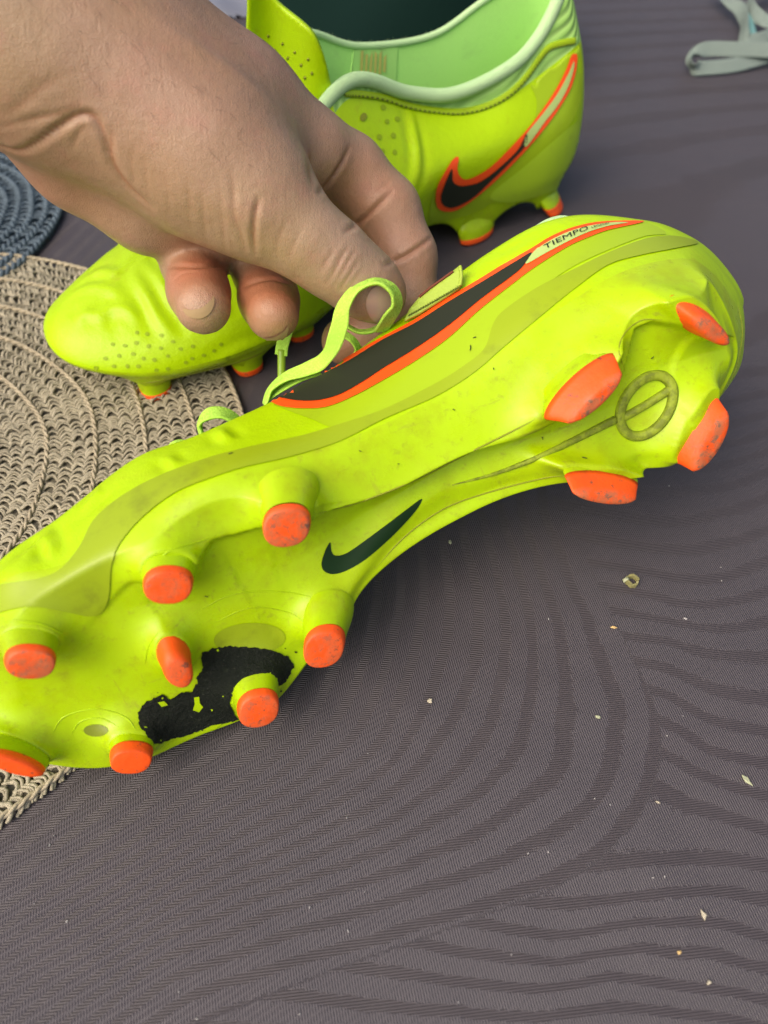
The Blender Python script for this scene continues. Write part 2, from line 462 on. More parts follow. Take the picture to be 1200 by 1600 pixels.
# which side is medial
_t = seg_dist(np.array([[110.0, -5.0]]), RIDGE_A)[1][0]; relief_a.sgn = 1 if _t > 0 else -1
STUDS_A = [  # base px, tip px, half axes of the tip in px, direction of the long axis in px, height, where the cap starts, fillet, taper
    ((45, 990), (48, 1040), 38, 22, (1, .05), 12.5, .80, 3.6, 1.3), ((265, 872), (263, 920), 37, 25, (1, .02), 12, .80, 3.6, 1.28), ((451, 775), (448, 827), 36, 29, (1, -.1), 12.5, .84, 3.6, 1.28),
    ((266, 1004), (280, 1054), 26, 21, (.45, .85), 12, .30, 3.4, 1.25), ((512, 962), (506, 1017), 31, 27, (1, -.1), 12, .78, 3.2, 1.2), ((396, 1064), (405, 1113), 31, 24, (1, -.15), 12, .78, 3.2, 1.25),
    ((207, 1148), (205, 1192), 31, 18, (1, .03), 11, .66, 3.2, 1.2), ((34, 1164), (22, 1199), 46, 12, (1, .34), 11, .72, 3.2, 1.2),
    ((888, 590), (934, 626), 54, 11, (.74, -.67), 13, .40, 6.0, 1.55), ((1056, 476), (1118, 521), 32, 13, (.8, .6), 13, .42, 6.0, 1.6),
    ((1062, 648), (1114, 695), 52, 15, (.50, -.86), 13, .36, 6.0, 1.3), ((936, 722), (946, 780), 48, 9, (1, .12), 13, .50, 6.0, 1.35)]
def prep_studs(fr, L, zsurf=0.5):
    out = []
    for bp, tp, a, b, ax, h, s0, fil, tpr in L:
        B0 = fr.pix(*bp, zsurf) * 1000; T0 = fr.pix(*tp, zsurf - h) * 1000
        T1 = fr.pix(tp[0] + ax[0] * 10, tp[1] + ax[1] * 10, zsurf - h) * 1000
        d = T1 - T0; u = math.hypot(*ax) * 10
        T2 = fr.pix(tp[0] - ax[1] * 10, tp[1] + ax[0] * 10, zsurf - h) * 1000
        e = T2 - T0; dn = d / np.linalg.norm(d); e2 = e - dn * (e @ dn)
        out.append((B0, T0, a * np.linalg.norm(d) / u, b * np.linalg.norm(e2) / u, math.atan2(d[1], d[0]), s0, fil, tpr))
    return out
studs_a = prep_studs(FA, STUDS_A)
def flares(x, y, studs, amp=6.0):
    out = np.zeros(len(x))
    for B0, T0, a, b, ang, s0, fil, tpr in studs:
        c = B0 + (T0 - B0) * 0.25
        dx, dy = x - c[0], y - c[1]
        u = dx * math.cos(ang) + dy * math.sin(ang); v = -dx * math.sin(ang) + dy * math.cos(ang)
        A, Bb = a * tpr, b * tpr
        r = np.sqrt((u / A) ** 2 + (v / Bb) ** 2) + 1e-6
        d = (1 - 1 / r) * np.sqrt(u * u + v * v)
        h = (amp if fil < 4.5 else 9.0) * np.exp(-np.maximum(d, 0) / fil)
        out = np.minimum(out, 0) - h * (1 - np.exp(-np.maximum(0, h + out) / 1.5)) if False else np.minimum(out, -h) - 0.12 * np.minimum(-out, h)
    return out
sole_rows = marks[1]
Q = G[:sole_rows].reshape(-1, 3)
row = np.arange(sole_rows)
w = np.repeat(np.clip(1 - (row - ns) / 6.0, 0, 1), NU); wf = np.repeat(1 - smooth(0, 1, (row - ns) / float(marks[1] - ns)), NU)
Q[:, 2] += relief_a(Q[:, 0], Q[:, 1]) * np.repeat(smooth(0, 14, (ns - row) * 1.0), NU) * w + flares(Q[:, 0], Q[:, 1], studs_a) * wf
G[:sole_rows] = Q.reshape(sole_rows, NU, 3)
sub = split_boot(FA, G, ns, marks, root_a, None, None)
ctrl_n = len(R0)
uu = np.arange(NU) * ctrl_n / NU
collar_cols = (uu < 6.3) | (uu > 18.6)
plate_a = sub("sole_plate", 0, marks[1], M_SOLE)
upper_a = sub("upper", marks[1], marks[4], M_UPPER)
lining_a = sub("lining", marks[4], len(G) - 1, M_LINING, collar_cols)
tongue_a = sub("tongue", marks[4], len(G) - 1, M_UPPER, ~collar_cols)
for B0, T0, a, b, ang, s0, fil, tpr in studs_a:
    s1, s2 = stud(B0, T0, a, b, ang, s0, tpr)
    so = link("stud", s1[0] / 1000, s1[1], M_SOLE, root_a, frame=FA)
    link("stud_cap", s2[0] / 1000, s2[1], M_CAP, so, frame=FA)


def on_surf(tree, pts, off):
    P, N = [], []
    for px, py in pts:
        v = Vector(ray(px, py)).normalized(); h = tree.ray_cast(Vector(CAM), v)
        if h[0] is None: continue
        n = h[1] if h[1].dot(v) < 0 else -h[1]
        P.append(tuple(h[0] + n * off)); N.append(tuple(n))
    return np.array(P), np.array(N)
def dent(o, tree, lines, depth, width):
    me = o.data; n = len(me.vertices); V = np.empty(n * 3); me.vertices.foreach_get("co", V); V = V.reshape(-1, 3)
    N = np.empty(n * 3); me.vertices.foreach_get("normal", N); N = N.reshape(-1, 3)
    M = np.array(o.matrix_world); R, t = M[:3, :3], M[:3, 3]; Wv = V @ R.T + t
    for pts in lines:
        P, _ = on_surf(tree, cr([(a, b, 0) for a, b in pts], 30, False)[:, :2], 0)
        if len(P) < 4: continue
        m = np.where(np.linalg.norm(Wv - P.mean(0), axis=1) < .07)[0]
        dd = np.linalg.norm(Wv[m][:, None] - P[None], axis=2); k = dd.argmin(1); d = dd.min(1)
        env = np.sin(np.pi * (k + .5) / len(P)) ** .7
        V[m] -= N[m] * ((np.exp(-(d / width) ** 2) - .5 * np.exp(-((d - 1.9 * width) / width) ** 2)) * depth * env)[:, None]
    me.vertices.foreach_set("co", V.ravel()); me.update()
def smooth_arr(A, k, closed=False):
    for _ in range(k):
        B = (np.roll(A, 1, 0) + np.roll(A, -1, 0)) * 0.25 + A * 0.5
        if not closed: B[0], B[-1] = A[0], A[-1]
        A = B
    return A
rng = random.Random(4)
T_plate, T_up = bvh(plate_a), bvh(upper_a)
dent(upper_a, T_up, [[(72,828), (78,850), (84,872)], [(36,872), (60,850), (70,838)], [(128,800), (150,775), (160,765)], [(262,712), (268,722), (280,728)], [(352,672), (356,682), (364,690)], [(340,668), (345,680), (352,692)], [(770,410), (800,400), (850,370)]], .0009, .0020)
T_plate, T_up = bvh(plate_a), bvh(upper_a)
T_all_a = bvhs([plate_a, upper_a, tongue_a, lining_a])
FILM2_A = [(418,627), (445,640), (485,655), (528,668), (600,645), (690,598), (760,545), (776,505), (840,455), (905,412), (1000,372), (1040,366), (1010,349), (960,347), (920,353), (880,366), (830,392), (760,434), (700,474), (640,512), (560,553), (500,582), (440,612)]
decal("side_overlay", T_up, FILM2_A, 0.00025, M_FILM2, root_a, 7)
BAND_A = [(-40,930), (0,914), (60,905), (95,890), (125,855), (150,810), (200,770), (260,740), (330,715), (400,697), (470,682), (530,664), (600,640), (680,600), (725,572), (757,545), (772,505), (790,484), (840,450), (900,420), (950,396), (1010,374), (1055,370), (1090,380), (1060,388), (1000,400), (950,415), (900,450), (850,490), (790,540), (740,583), (680,620), (600,655), (530,690), (450,715), (380,731), (320,751), (270,773), (222,810), (188,850), (174,885), (170,930), (158,956), (138,962), (105,956), (60,948), (30,950), (0,958), (-40,976)]
decal("midsole_band", T_all_a, BAND_A, 0.0004, M_FILM, root_a, 6)
SW_OUT = [(421,622), (428,632), (448,638), (480,640), (512,637), (552,621), (600,595), (650,565), (700,530), (750,485), (800,446), (833,421), (883,389), (917,373), (950,361), (1000,350), (1000,347), (960,347), (930,349), (905,354), (883,361), (855,374), (830,389), (800,406), (750,437), (700,467), (650,500), (600,527), (550,556), (515,576), (470,600)]
SW_IN = [(436,621), (448,626), (470,629), (500,628), (532,619), (568,599), (600,578), (650,547), (700,512), (750,471), (800,434), (818,418), (831,397), (800,415), (750,445), (700,475), (650,507), (600,533), (550,564), (520,580), (470,605)]
SW_TAIL = [(822,415), (850,400), (883,382), (917,366), (950,356), (980,351), (950,351), (910,358), (883,367), (855,381), (836,394)]
sw = decal("swoosh_emblem", T_up, SW_OUT, 0.0006, M_ORANGE, root_a, 5)
decal("swoosh_fill", T_up, SW_IN, 0.0009, M_BLACK, sw, 5)
decal("swoosh_tail", T_up, SW_TAIL, 0.0009, M_GREYTAIL, sw, 4)

def text_mesh(body, size=1.0):
    cu = bpy.data.curves.new("lettering", 'FONT'); cu.body = body; cu.size = size; cu.resolution_u = 2
    o = bpy.data.objects.new("lettering", cu); COL.objects.link(o); bpy.context.view_layer.update()
    me = o.evaluated_get(bpy.context.evaluated_depsgraph_get()).to_mesh()
    V = np.array([tuple(v.co) for v in me.vertices]); F = [tuple(q.vertices) for q in me.polygons]
    o.to_mesh_clear() if False else None
    bpy.data.objects.remove(o); return V[:, :2], F
def lettering(name, tree, body, base, height, off, mat, parent, bold=1.0):
    """Letters laid along a pixel base line (points), standing up by the pixel vector height."""
    V, F = text_mesh(body)
    V[:, 0] -= V[:, 0].min(); V[:, 0] /= V[:, 0].max(); V[:, 1] /= 0.70
    bl = np.array(base, float); t = V[:, 0] * (len(bl) - 1); k = np.minimum(t.astype(int), len(bl) - 2)
    q = bl[k] + (bl[k + 1] - bl[k]) * (t - k)[:, None] + V[:, 1:2] * np.array(height, float)
    P = []
    for px, py in q:
        h = tree.ray_cast(Vector(CAM), Vector(ray(px, py)).normalized())
        n = h[1] if h[1].dot(Vector(ray(px, py))) < 0 else -h[1]
        P.append(tuple(h[0] + n * off))
    return link(name, P, orient(P, F), mat, parent)
lettering("lettering", T_up, "TIEMPO", [(851,394), (874,382), (897,371), (918,363)], (-2.4,-6.6), 0.0013, M_BLACK, sw)
lettering("small_lettering", T_up, "LEGEND", [(923,361), (937,357), (950,354)], (-1,-3), 0.0013, M_DARKGREEN, sw)

# black paint patch on the forefoot, with its ragged edge
PATCH = [(315,1020), (335,1011), (360,1009), (400,1012), (428,1016), (450,1026), (459,1040), (452,1056), (436,1075), (420,1072), (400,1070), (378,1075), (363,1086), (358,1100), (366,1114), (372,1124), (340,1133), (310,1142), (270,1154), (243,1163), (236,1158), (226,1143), (217,1135), (215,1115), (224,1098), (240,1090), (252,1084), (266,1091), (280,1082), (300,1080), (309,1064), (306,1055), (316,1045), (313,1030)]
rg = [(x + rng.uniform(-1.5, 1.5), y + rng.uniform(-1.5, 1.5)) for x, y in densify(PATCH, 3)]
patch = decal("paint_patch", T_plate, rg, 0.00035, M_PAINT, root_a, 5, spline=False)
for pol in ([(246,1096), (256,1094), (262,1100), (252,1103)], [(303,1088), (311,1087), (312,1097), (317,1103), (311,1111), (301,1108), (304,1099)], [(329,1106), (333,1107), (331,1110)], [(316,1139), (330,1132), (347,1129), (336,1137)]):
    decal("bare_spot", T_plate, pol, 0.0006, M_SOLE, patch, 3, spline=False)
for k in range(12):
    q = PATCH[rng.randrange(len(PATCH))]; x, y = q[0] + rng.gauss(0, 7), q[1] + rng.gauss(0, 6); r_ = rng.uniform(.8, 2.6)
    pol = [(x + r_ * rng.uniform(.5, 1.6) * math.cos(t), y + r_ * rng.uniform(.4, 1.2) * math.sin(t)) for t in np.linspace(0, 6.28, 8)[:-1]]
    ins = poly_in(PATCH, np.array([[x, y]]))[0]
    decal("bare_spot" if ins else "paint_flake", T_plate, pol, 0.0006 if ins else .0003, M_SOLE if ins else M_PAINT, patch, 3, spline=False)
ell = lambda cx, cy, a, b, rot=0, n=40: [(cx + a * math.cos(t) * math.cos(rot) - b * math.sin(t) * math.sin(rot), cy + a * math.cos(t) * math.sin(rot) + b * math.sin(t) * math.cos(rot)) for t in np.linspace(0, 2 * math.pi, n, endpoint=False)]
decal("sole_disc", T_plate, ell(390, 998, 56, 25, -.05), 0.0002, M_FILM, root_a, 5, spline=False)
decal("sole_spot", T_plate, ell(150, 1141, 19, 9.5, .03), 0.0002, mat_simple("olive_spot", (0.17, 0.21, 0.008, 1), .4, 0).m, root_a, 4, spline=False)
emb = decal("sole_swoosh", T_plate, [(516,848), (518,862), (525,868), (545,862), (590,830), (640,792), (657,780), (658,784), (645,803), (612,838), (572,873), (542,891), (520,897), (506,892), (502,880), (507,862), (513,850)], 0.0002, M_DARKGREEN, root_a, 4)

def bar_section(w, h): return np.array([(-w / 2 - h * .5, -h), (-w / 2, h * .7), (-w / 2 + h * .3, h), (w / 2 - h * .3, h), (w / 2, h * .7), (w / 2 + h * .5, -h)])
P, N = on_surf(T_plate, ell(1010, 634, 54, 36, -.96, 72), 0.0)
P, N = smooth_arr(P, 12, True), smooth_arr(N, 40, True)
V, F = sweep(P, bar_section(0.0030, 0.0016), N, closed=True)
ringo = link("sole_ring", V, F, M_RIB, root_a)
P, N = on_surf(T_plate, cr([(972,653,0), (1010,632,0), (1049,607,0)], 24, False)[:, :2], 0.0)
V, F = sweep(smooth_arr(P, 6), bar_section(0.0024, 0.0015), smooth_arr(N, 20)); link("crossbar", V, F, M_RIB, ringo)
P, N = on_surf(T_plate, cr([(706,758,0), (780,738,0), (860,706,0), (960,656,0)], 60, False)[:, :2], 0.0)
V, F = sweep(smooth_arr(P, 20), bar_section(0.0024, 0.0016), smooth_arr(N, 40), scale=np.linspace(0.12, 1, len(P))); link("sole_rib", V, F, M_RIB, root_a)
M_SEAM = mat_simple("dirty_seam", (0.24, 0.27, 0.012, 1), .6, 0).m
def seam(pts, r, name="seam_line", mat=M_SEAM, tree=None, parent=root_a, n=60, off=0.0):
    P, N = on_surf(tree or T_plate, cr([(a, b, 0) for a, b in pts], n, False)[:, :2], off)
    t = np.linspace(0, 2 * np.pi, 6, endpoint=False)
    sc = np.clip(np.minimum(np.linspace(0, 6, len(P)), np.linspace(6, 0, len(P))), .15, 1)
    V, F = sweep(smooth_arr(P, 2), np.stack([np.cos(t) * r, np.sin(t) * r], 1), smooth_arr(N, 8), scale=sc)
    return link(name, V, F, mat, parent)
seam([(585,890), (633,838), (695,794), (768,768), (850,747), (888,743)], 0.00028)
seam([(487,805), (560,785), (640,754), (720,714), (790,679), (850,648)], 0.0003)
seam([(975,575), (967,545), (978,518), (1003,500), (1035,500)], 0.0002)
seam([(1152,470), (1160,520), (1150,575), (1136,600)], 0.0002, tree=T_all_a)
for pts in ([(0,972), (30,970), (70,977), (100,993), (108,1010)], [(250,985), (232,1010), (226,1040)], [(300,960), (360,930), (430,924), (500,935)], [(330,975), (390,950), (450,957), (478,975)],
            [(80,1150), (100,1120), (150,1108), (195,1120), (215,1145)], [(110,1150), (125,1128), (155,1122), (185,1135)], [(235,890), (262,862), (300,850), (335,838)]):
    seam(pts, 0.00022, "mould_line", M_SOLE)
for px, py, l, a in ((405,632,9,.4), (357,712,8,-.3), (735,540,10,1.6), (739,530,6,-.4), (770,575,4,1.4), (845,682,6,1.2), (908,716,9,.3), (318,930,7,.2), (1066,500,5,-.6), (880,690,4,1.2), (1020,556,5,2.5), (706,640,5,.4), (620,725,3,.1), (560,705,4,.3)):
    seam([(px, py), (px + l * .5 * math.cos(a) + 1, py + l * .5 * math.sin(a)), (px + l * math.cos(a), py + l * math.sin(a))], 0.00016, "dirt_fleck", M_BLACK, T_all_a, n=8, off=0.0006)

# laces
ml2 = Mat("lime_lace", (0.46, 0.76, 0.10, 1), 0.85, 0.1)
_w = ml2.noise(1500, 2, .5); ml2.mix(ml2.ramp(_w, .35, .65, 0, .45), (0.34, 0.60, 0.05, 1)); ml2.bump(_w, .5, .0006); M_LACE = ml2.m
def ribbon(name, pts, w, th, mat, parent=None, n=80, ups=None, world=False, ribs=True):
    """Flat woven lace: pts (px, py, depth) or world points; ups: (one per point) direction the flat side faces."""
    Wp = np.array(pts, float) if world else np.array([at(*q) for q in pts])
    P = cr(Wp, n, False)
    if ups is None: U = np.repeat((CAM - P.mean(0))[None], n, 0)
    else:
        U = cr(np.array(ups, float), n, False)
    k = 14; x = np.linspace(-w / 2, w / 2, k); r = th * (0.34 + 0.20 * np.cos(np.arange(k) * math.pi) * (1 if ribs else 0)) * np.sqrt(np.clip(1.02 - (2 * x / w) ** 6, 0.05, 1))
    sec = np.concatenate([np.stack([x, r], 1), np.stack([x[::-1], -r[::-1]], 1)])
    V, F = sweep(P, sec, U); return link(name, V, F, mat, parent)
toc = CAM - at(540, 520, .27); toc /= np.linalg.norm(toc)
lc = lambda r, u, f: RIGHT * r + UP * u - FWD * f
lace = ribbon("lace", [(414,632,.2760), (424,607,.2745), (448,588,.2725), (478,577,.270), (503,565,.267), (520,540,.258), (531,508,.252), (537,478,.2490), (556,452,.2480), (588,440,.2480), (613,452,.250), (620,475,.254), (607,498,.260), (596,516,.267)], .0062, .0017, M_LACE, root_a, 130,
   [lc(-.3,.9,.4), lc(-.3,.9,.5), lc(-.2,.7,.7), lc(-.3,.4,.9), lc(-.3,.2,1), lc(-.1,.1,1), lc(-.2,.1,1), lc(-.5,.3,.8), lc(-.3,.8,.6), lc(.1,.9,.5), lc(.6,.4,.6), lc(.7,-.1,.7), lc(.5,-.5,.7), lc(.4,-.5,.7)])
ribbon("lace", [(416,622,.2765), (440,606,.2755), (470,590,.275), (500,580,.276)], .0045, .0012, M_LACE, root_a, 40, [lc(0,.7,.7)] * 4)
ribbon("lace", [(540,508,.268), (560,518,.270), (582,516,.271), (602,503,.270)], .0030, .0012, M_LACE, root_a, 30, [lc(0,.8,.6)] * 4)
ribbon("lace", [(534,520,.272), (552,532,.274), (560,548,.277), (552,562,.280)], .0032, .0012, M_LACE, root_a, 30, [lc(.2,.4,.9)] * 4)
ribbon("lace", [(322,700,.2600), (313,672,.2590), (314,657,.2575), (328,646,.2570), (348,645,.2585), (368,656,.2615), (382,676,.2660)], .0060, .0017, M_LACE, root_a, 50, [lc(-1,.1,.3), lc(-1,.1,.3), lc(-.8,.5,.4), lc(-.2,.6,.8), lc(.1,.7,.8), lc(.3,.6,.7), lc(.4,.6,.6)])
ribbon("lace", [(258,722,.252), (266,702,.252), (275,694,.252), (287,694,.253), (300,705,.255)], .004, .0014, M_LACE, root_a, 20, [lc(-.4,.6,.7)] * 5)
hang = ribbon("lace", [(452,500,.292), (447,520,.293), (441,540,.294), (439,555,.295)], .0052, .0014, M_LACE, root_a, 30, [lc(-.2,0,1)] * 4)
t8 = np.linspace(0, 2 * np.pi, 12, endpoint=False)
V, F = sweep(cr([at(440,546,.2945), at(440,570,.296), at(440,604,.298)], 16, False), np.stack([np.cos(t8) * .0016, np.sin(t8) * .0013], 1), UP)
link("aglet", V, F, mat_simple("aglet_film", (0.28, 0.45, 0.03, 1), .25, .3).m, hang)

# facing patch beside the thumb, above the swoosh
def slab(name, poly, dfun, th, mat, parent, step=6, spline=False):
    if spline: poly = cr(np.array([(q[0], q[1], 0) for q in poly], float), len(poly) * 8)[:, :2]
    V, F = tri_polygon(poly, step)
    P = np.array([at(x, y, dfun(x, y)) for x, y in V])
    o = link(name, P, orient(P, F), mat, parent)
    md = o.modifiers.new("thickness", 'SOLIDIFY'); md.thickness = th; md.offset = -1
    return o
M_TAB = mat_simple("faded_lime_tab", (0.36, 0.48, 0.05, 1), .6, .35, (0.25, 0.3, 0.04, 1), 200, .2, 900).m
def depth_at(tree, px, py):
    h = tree.ray_cast(Vector(CAM), Vector(ray(px, py)).normalized()); return (np.array(h[0]) - CAM) @ FWD
_d0, _d1 = depth_at(T_up, 652, 503), depth_at(T_up, 712, 468)
def tab_depth(x, y):
    t = (x - 652) / 60.0; return _d0 + (_d1 - _d0) * t - .0012 + .00006 * max(0, (503 - 35 * t) - y - 8)
tab = slab("lace_tab", [(632,500), (640,482), (657,462), (690,437), (719,414), (722,440), (716,450), (690,467), (655,489)], tab_depth, .0016, M_TAB, root_a, 6)
M_STITCH = mat_simple("olive_thread", (0.12, 0.16, 0.012, 1), .8, 0).m
def px_tube(name, pts, r, mat, parent, n=30):
    V, F = sweep(cr([at(*q) for q in pts], n, False), np.stack([np.cos(t8[::2]) * r, np.sin(t8[::2]) * r], 1), FWD + .01)
    return link(name, V, F, mat, parent)
for k in range(22):
    x0 = 638 + k * 3.6; y0 = 494 - k * 2.05
    px_tube("stitch", [(x0, y0, tab_depth(x0, y0) - .0004), (x0 + 2.6, y0 - 3.2, tab_depth(x0, y0) - .0005)], .00028, M_STITCH, tab, 3)
dt_ = lambda L: [(x, y, tab_depth(x, y) - .0002) for x, y in L]
px_tube("edge_binding", dt_([(655,464), (672,450), (690,437), (708,424)]), .0005, mat_simple("brown_binding", (0.16, 0.045, 0.02, 1), .8, 0).m, tab)
px_tube("edge_binding", dt_([(719,416), (721,430), (719,446)]), .0006, M_TAB, tab)
# collar binding just showing over the edge by the heel
ribbon("collar_binding", [(822,376,.2800), (840,357,.2815), (862,345,.2828), (884,342,.2840), (900,352,.2850)], .0026, .0025, M_RIM, root_a, 30, [lc(0,.5,.8)] * 5, ribs=False)

# ---- boot 2: standing on its studs behind
OB = on_plane(870, 332); _e = on_plane(242, 612) - OB; XB = _e / np.linalg.norm(_e); ZB = np.array([0, 0, 1.0]); YB = np.cross(ZB, XB)
FB = Frame(OB + ZB * .0125 - YB * .030 - XB * .015, XB, YB, ZB)
root_b = boot_root(FB, "bright yellow-green football boot standing upright on its studs behind the hand")
def mring(L): return np.array(L, float)
B0r = mring([(-4,-4,6), (-1,12,4), (10,22,3), (29,27,2), (56,25,3), (80,21,4), (108,19,6), (145,28,5), (185,43,2), (216,48,1), (250,46,1), (280,38,2), (303,20,5), (308,2,7), (300,-18,6), (275,-32,2), (235,-40,1), (190,-40,1), (140,-38,4), (95,-36,4), (55,-36,3), (20,-32,2), (2,-22,3)])
B1r = mring([(-11,-4,20), (-7,14,18), (6,26,16), (28,31,15), (56,28,16), (80,25,17), (108,23,18), (145,32,15), (185,47,11), (216,52,9), (251,50,8), (283,41,9), (309,22,12), (315,2,14), (306,-21,13), (279,-36,10), (236,-44,10), (190,-44,10), (140,-42,14), (95,-40,15), (55,-40,15), (18,-36,15), (-4,-24,18)])
B2r = mring([(-15,-4,38), (-9,11,42), (4,23,42), (26,28,40), (54,26,40), (80,24,40), (110,24,40), (148,30,36), (186,42,30), (216,46,25), (249,43,22), (278,35,20), (303,18,21), (309,2,22), (300,-16,21), (275,-31,21), (235,-40,25), (190,-41,32), (140,-40,40), (95,-38,42), (55,-37,42), (20,-32,42), (-4,-20,42)])
B3r = mring([(-9,-5,69), (-4,6,71), (7,14,72), (27,13,64), (50,13,58), (76,6,55), (105,0,61), (145,2,76), (186,22,54), (214,24,45), (244,22,37), (270,18,31), (290,10,28), (294,0,28), (287,-10,29), (266,-18,33), (232,-24,42), (190,-28,55), (148,-36,70), (104,-40,60), (60,-38,58), (25,-32,60), (0,-18,68)])
B4r = mring([(8,-10,99), (10,-1,98), (16,4,92), (28,6,78), (48,8,69), (80,4,63), (106,-2,68), (142,-2,82), (186,8,60), (214,6,50), (240,4,42), (258,3,37), (270,2,34), (272,0,34), (268,-3,35), (254,-5,39), (230,-6,46), (192,-8,59), (150,-36,92), (110,-40,78), (65,-36,74), (36,-30,86), (16,-20,97)])
B5r = mring([(6,-6,30), (9,0,30), (16,4,28), (32,5,26), (54,4,26), (80,0,28), (106,-4,32), (140,-6,45), (185,0,62), (212,0,52), (236,0,43), (254,1,38), (255,0,38), (255,0,38), (254,-1,38), (236,-1,43), (212,-1,52), (185,-1,62), (142,-20,45), (108,-24,30), (65,-22,26), (32,-18,26), (12,-13,28)])
for _r, _d in ((B0r, 4), (B1r, 4), (B2r, 4), (B3r, 2)):
    for _i, _k in ((11, .5), (12, 1), (13, 1), (14, 1), (15, .5)): _r[_i][0] -= _d * _k
GB, nsb, mkb = loft_boot(FB, [B0r, B1r, B2r, B3r, B4r, B5r], [10, 12, 14, 10, 14], [(6,-4), (40,-5), (80,-7), (110,-7), (145,-4), (185,1), (225,4), (258,4)], [0.5, 1, 4, 6, 4, 1, 0.5, 2], 40)
def pxs(px, py): q = FB.local(on_plane(px, py))[0:2] * 1000; return q
def bstud(x, y, a, b, ang, dx=0, dy=0, s0=.72, fil=3.4): return (np.array([x, y, .5]), np.array([x + dx, y + dy, -12.3]), a, b, ang, s0, fil, 1.25)
studs_b = [bstud(20,20,10,4.5,.6,-6,8,.55,6), bstud(70,18,12,5,.08,2,5,.70,6), bstud(16,-26,12,4.5,.5,-4,-5,.5,6), bstud(66,-30,12,4.5,0,2,-4,.5,6),
           bstud(200,33,6.8,6.4,0,0,2), bstud(234,40,6.8,6.4,0,0,2), bstud(276,28,6.8,6.4,0,2,3), bstud(276,-20,6.8,6.4,0), bstud(238,-32,6.8,6.4,0), bstud(196,-32,6.8,6.4,0), bstud(228,4,7,4,.9)]
Q = GB[:nsb + 6].reshape(-1, 3); w = np.ones((nsb + 6, NU)); w[nsb:] = np.linspace(1, 0, 6)[:, None]
Q[:, 2] += flares(Q[:, 0], Q[:, 1], studs_b) * w.ravel(); GB[:nsb + 6] = Q.reshape(nsb + 6, NU, 3)
# the vamp's creases across the flex zone
def wrinkle(G, r0, r1, xs, amp, wid, tilt=0.0):
    q = G[r0:r1].reshape(-1, 3)
    for x0, a in zip(xs, amp):
        d = q[:, 0] - x0 - tilt * q[:, 1] - 0.12 * (q[:, 2] - 25)
        q[:, 2] -= a * np.exp(-(d / wid) ** 2) * smooth(12, 24, q[:, 2]) * (0.6 + 0.4 * np.sin(q[:, 1] * .21 + x0))
    G[r0:r1] = q.reshape(r1 - r0, NU, 3)
wrinkle(GB, mkb[2], mkb[4] + 1, (200, 214, 226, 240, 252, 266, 280), (1.1, .9, 1.0, 1.2, .9, .7, .5), 3.6, .22)
subb = split_boot(FB, GB, nsb, mkb, root_b, None, None)
colb = (uu < 7.2) | (uu > 17.05)
plate_b = subb("sole_plate", 0, mkb[1], M_SOLE)
upper_b = subb("upper", mkb[1], mkb[3], M_UPPER)
mk = Mat("knit_collar", (0.40, 0.66, 0.17, 1), 0.95, 0.1)
_c = mk.coord((0.55, 0.9, 1.0)); _wv = mk.node("ShaderNodeTexWave"); _wv.wave_type = 'BANDS'; _wv.bands_direction = 'DIAGONAL'; _wv.inputs["Scale"].default_value = 160; _wv.inputs["Distortion"].default_value = .6
mk.l.new(_c, _wv.inputs[0]); mk.mix(mk.ramp(_wv.outputs["Fac"], .2, .8, 0, .55), (0.26, 0.50, 0.10, 1)); mk.bump(_wv.outputs["Fac"], .6, .001); M_KNIT = mk.m
collar_b = subb("collar", mkb[3], mkb[4], M_KNIT, colb)
vamp_b = subb("vamp", mkb[3], len(GB) - 1, M_UPPER, ~colb)
lining_b = subb("lining", mkb[4], len(GB) - 1, M_LINING, colb)
# soft rolled rim
idx = np.concatenate([np.arange(int(17.1 / 23 * NU), NU), np.arange(0, int(7.7 / 23 * NU))])
rimp = FB.world(smooth_arr(GB[mkb[4]][idx] / 1000, 30)); t10 = np.linspace(0, 2 * np.pi, 12, endpoint=False)
V, F = sweep(rimp, np.stack([np.cos(t10) * .0034, np.sin(t10) * .0034], 1), [0, 0, 1.0], scale=.5 + .5 * smooth(.40, .62, np.linspace(0, 1, len(rimp)))); link("rim_binding", V, F, M_RIM, root_b)
for B0, T0, a, b, ang, s0, fil, tpr in studs_b:
    s1, s2 = stud(B0, T0, a, b, ang, s0, tpr)
    so = link("stud", s1[0] / 1000, s1[1], M_SOLE, root_b, frame=FB); link("stud_cap", s2[0] / 1000, s2[1], M_CAP, so, frame=FB)
T_ub = bvhs([upper_b, plate_b, vamp_b]); T_cb = bvhs([upper_b, plate_b, vamp_b, collar_b])
dent(upper_b, T_ub, [[(641,172), (647,205), (652,235), (652,265), (643,298)]], .0014, .0024)
for _o in (upper_b, vamp_b):
    dent(_o, T_ub, [[(112,462), (140,448), (172,452), (196,470)], [(132,436), (158,424), (188,430)], [(205,425), (226,455), (250,500), (270,525)], [(228,410), (252,440), (280,500)], [(150,500), (168,484), (196,482), (220,500)], [(120,505), (134,490), (158,492)], [(330,570), (380,545), (430,530)]], .0008, .0026)
T_ub = bvhs([upper_b, plate_b, vamp_b]); T_cb = bvhs([upper_b, plate_b, vamp_b, collar_b])
decal("heel_overlay", T_ub, [(826,125), (838,104), (856,80), (880,68), (900,66), (910,100), (908,150), (893,190), (868,225), (830,268), (790,300), (745,330), (700,343), (672,345), (672,320), (684,290), (730,290), (790,240), (828,200), (838,160)], .0003, M_FILM2, root_b, 7)
M_CLEAR = mat_simple("milky_lime_film", (0.42, 0.62, 0.02, 1), .3, .2).m
decal("heel_counter", T_ub, [(903,188), (914,192), (909,236), (894,262), (878,290), (850,302), (800,315), (765,305), (820,258), (868,216)], .0006, M_CLEAR, root_b, 6)
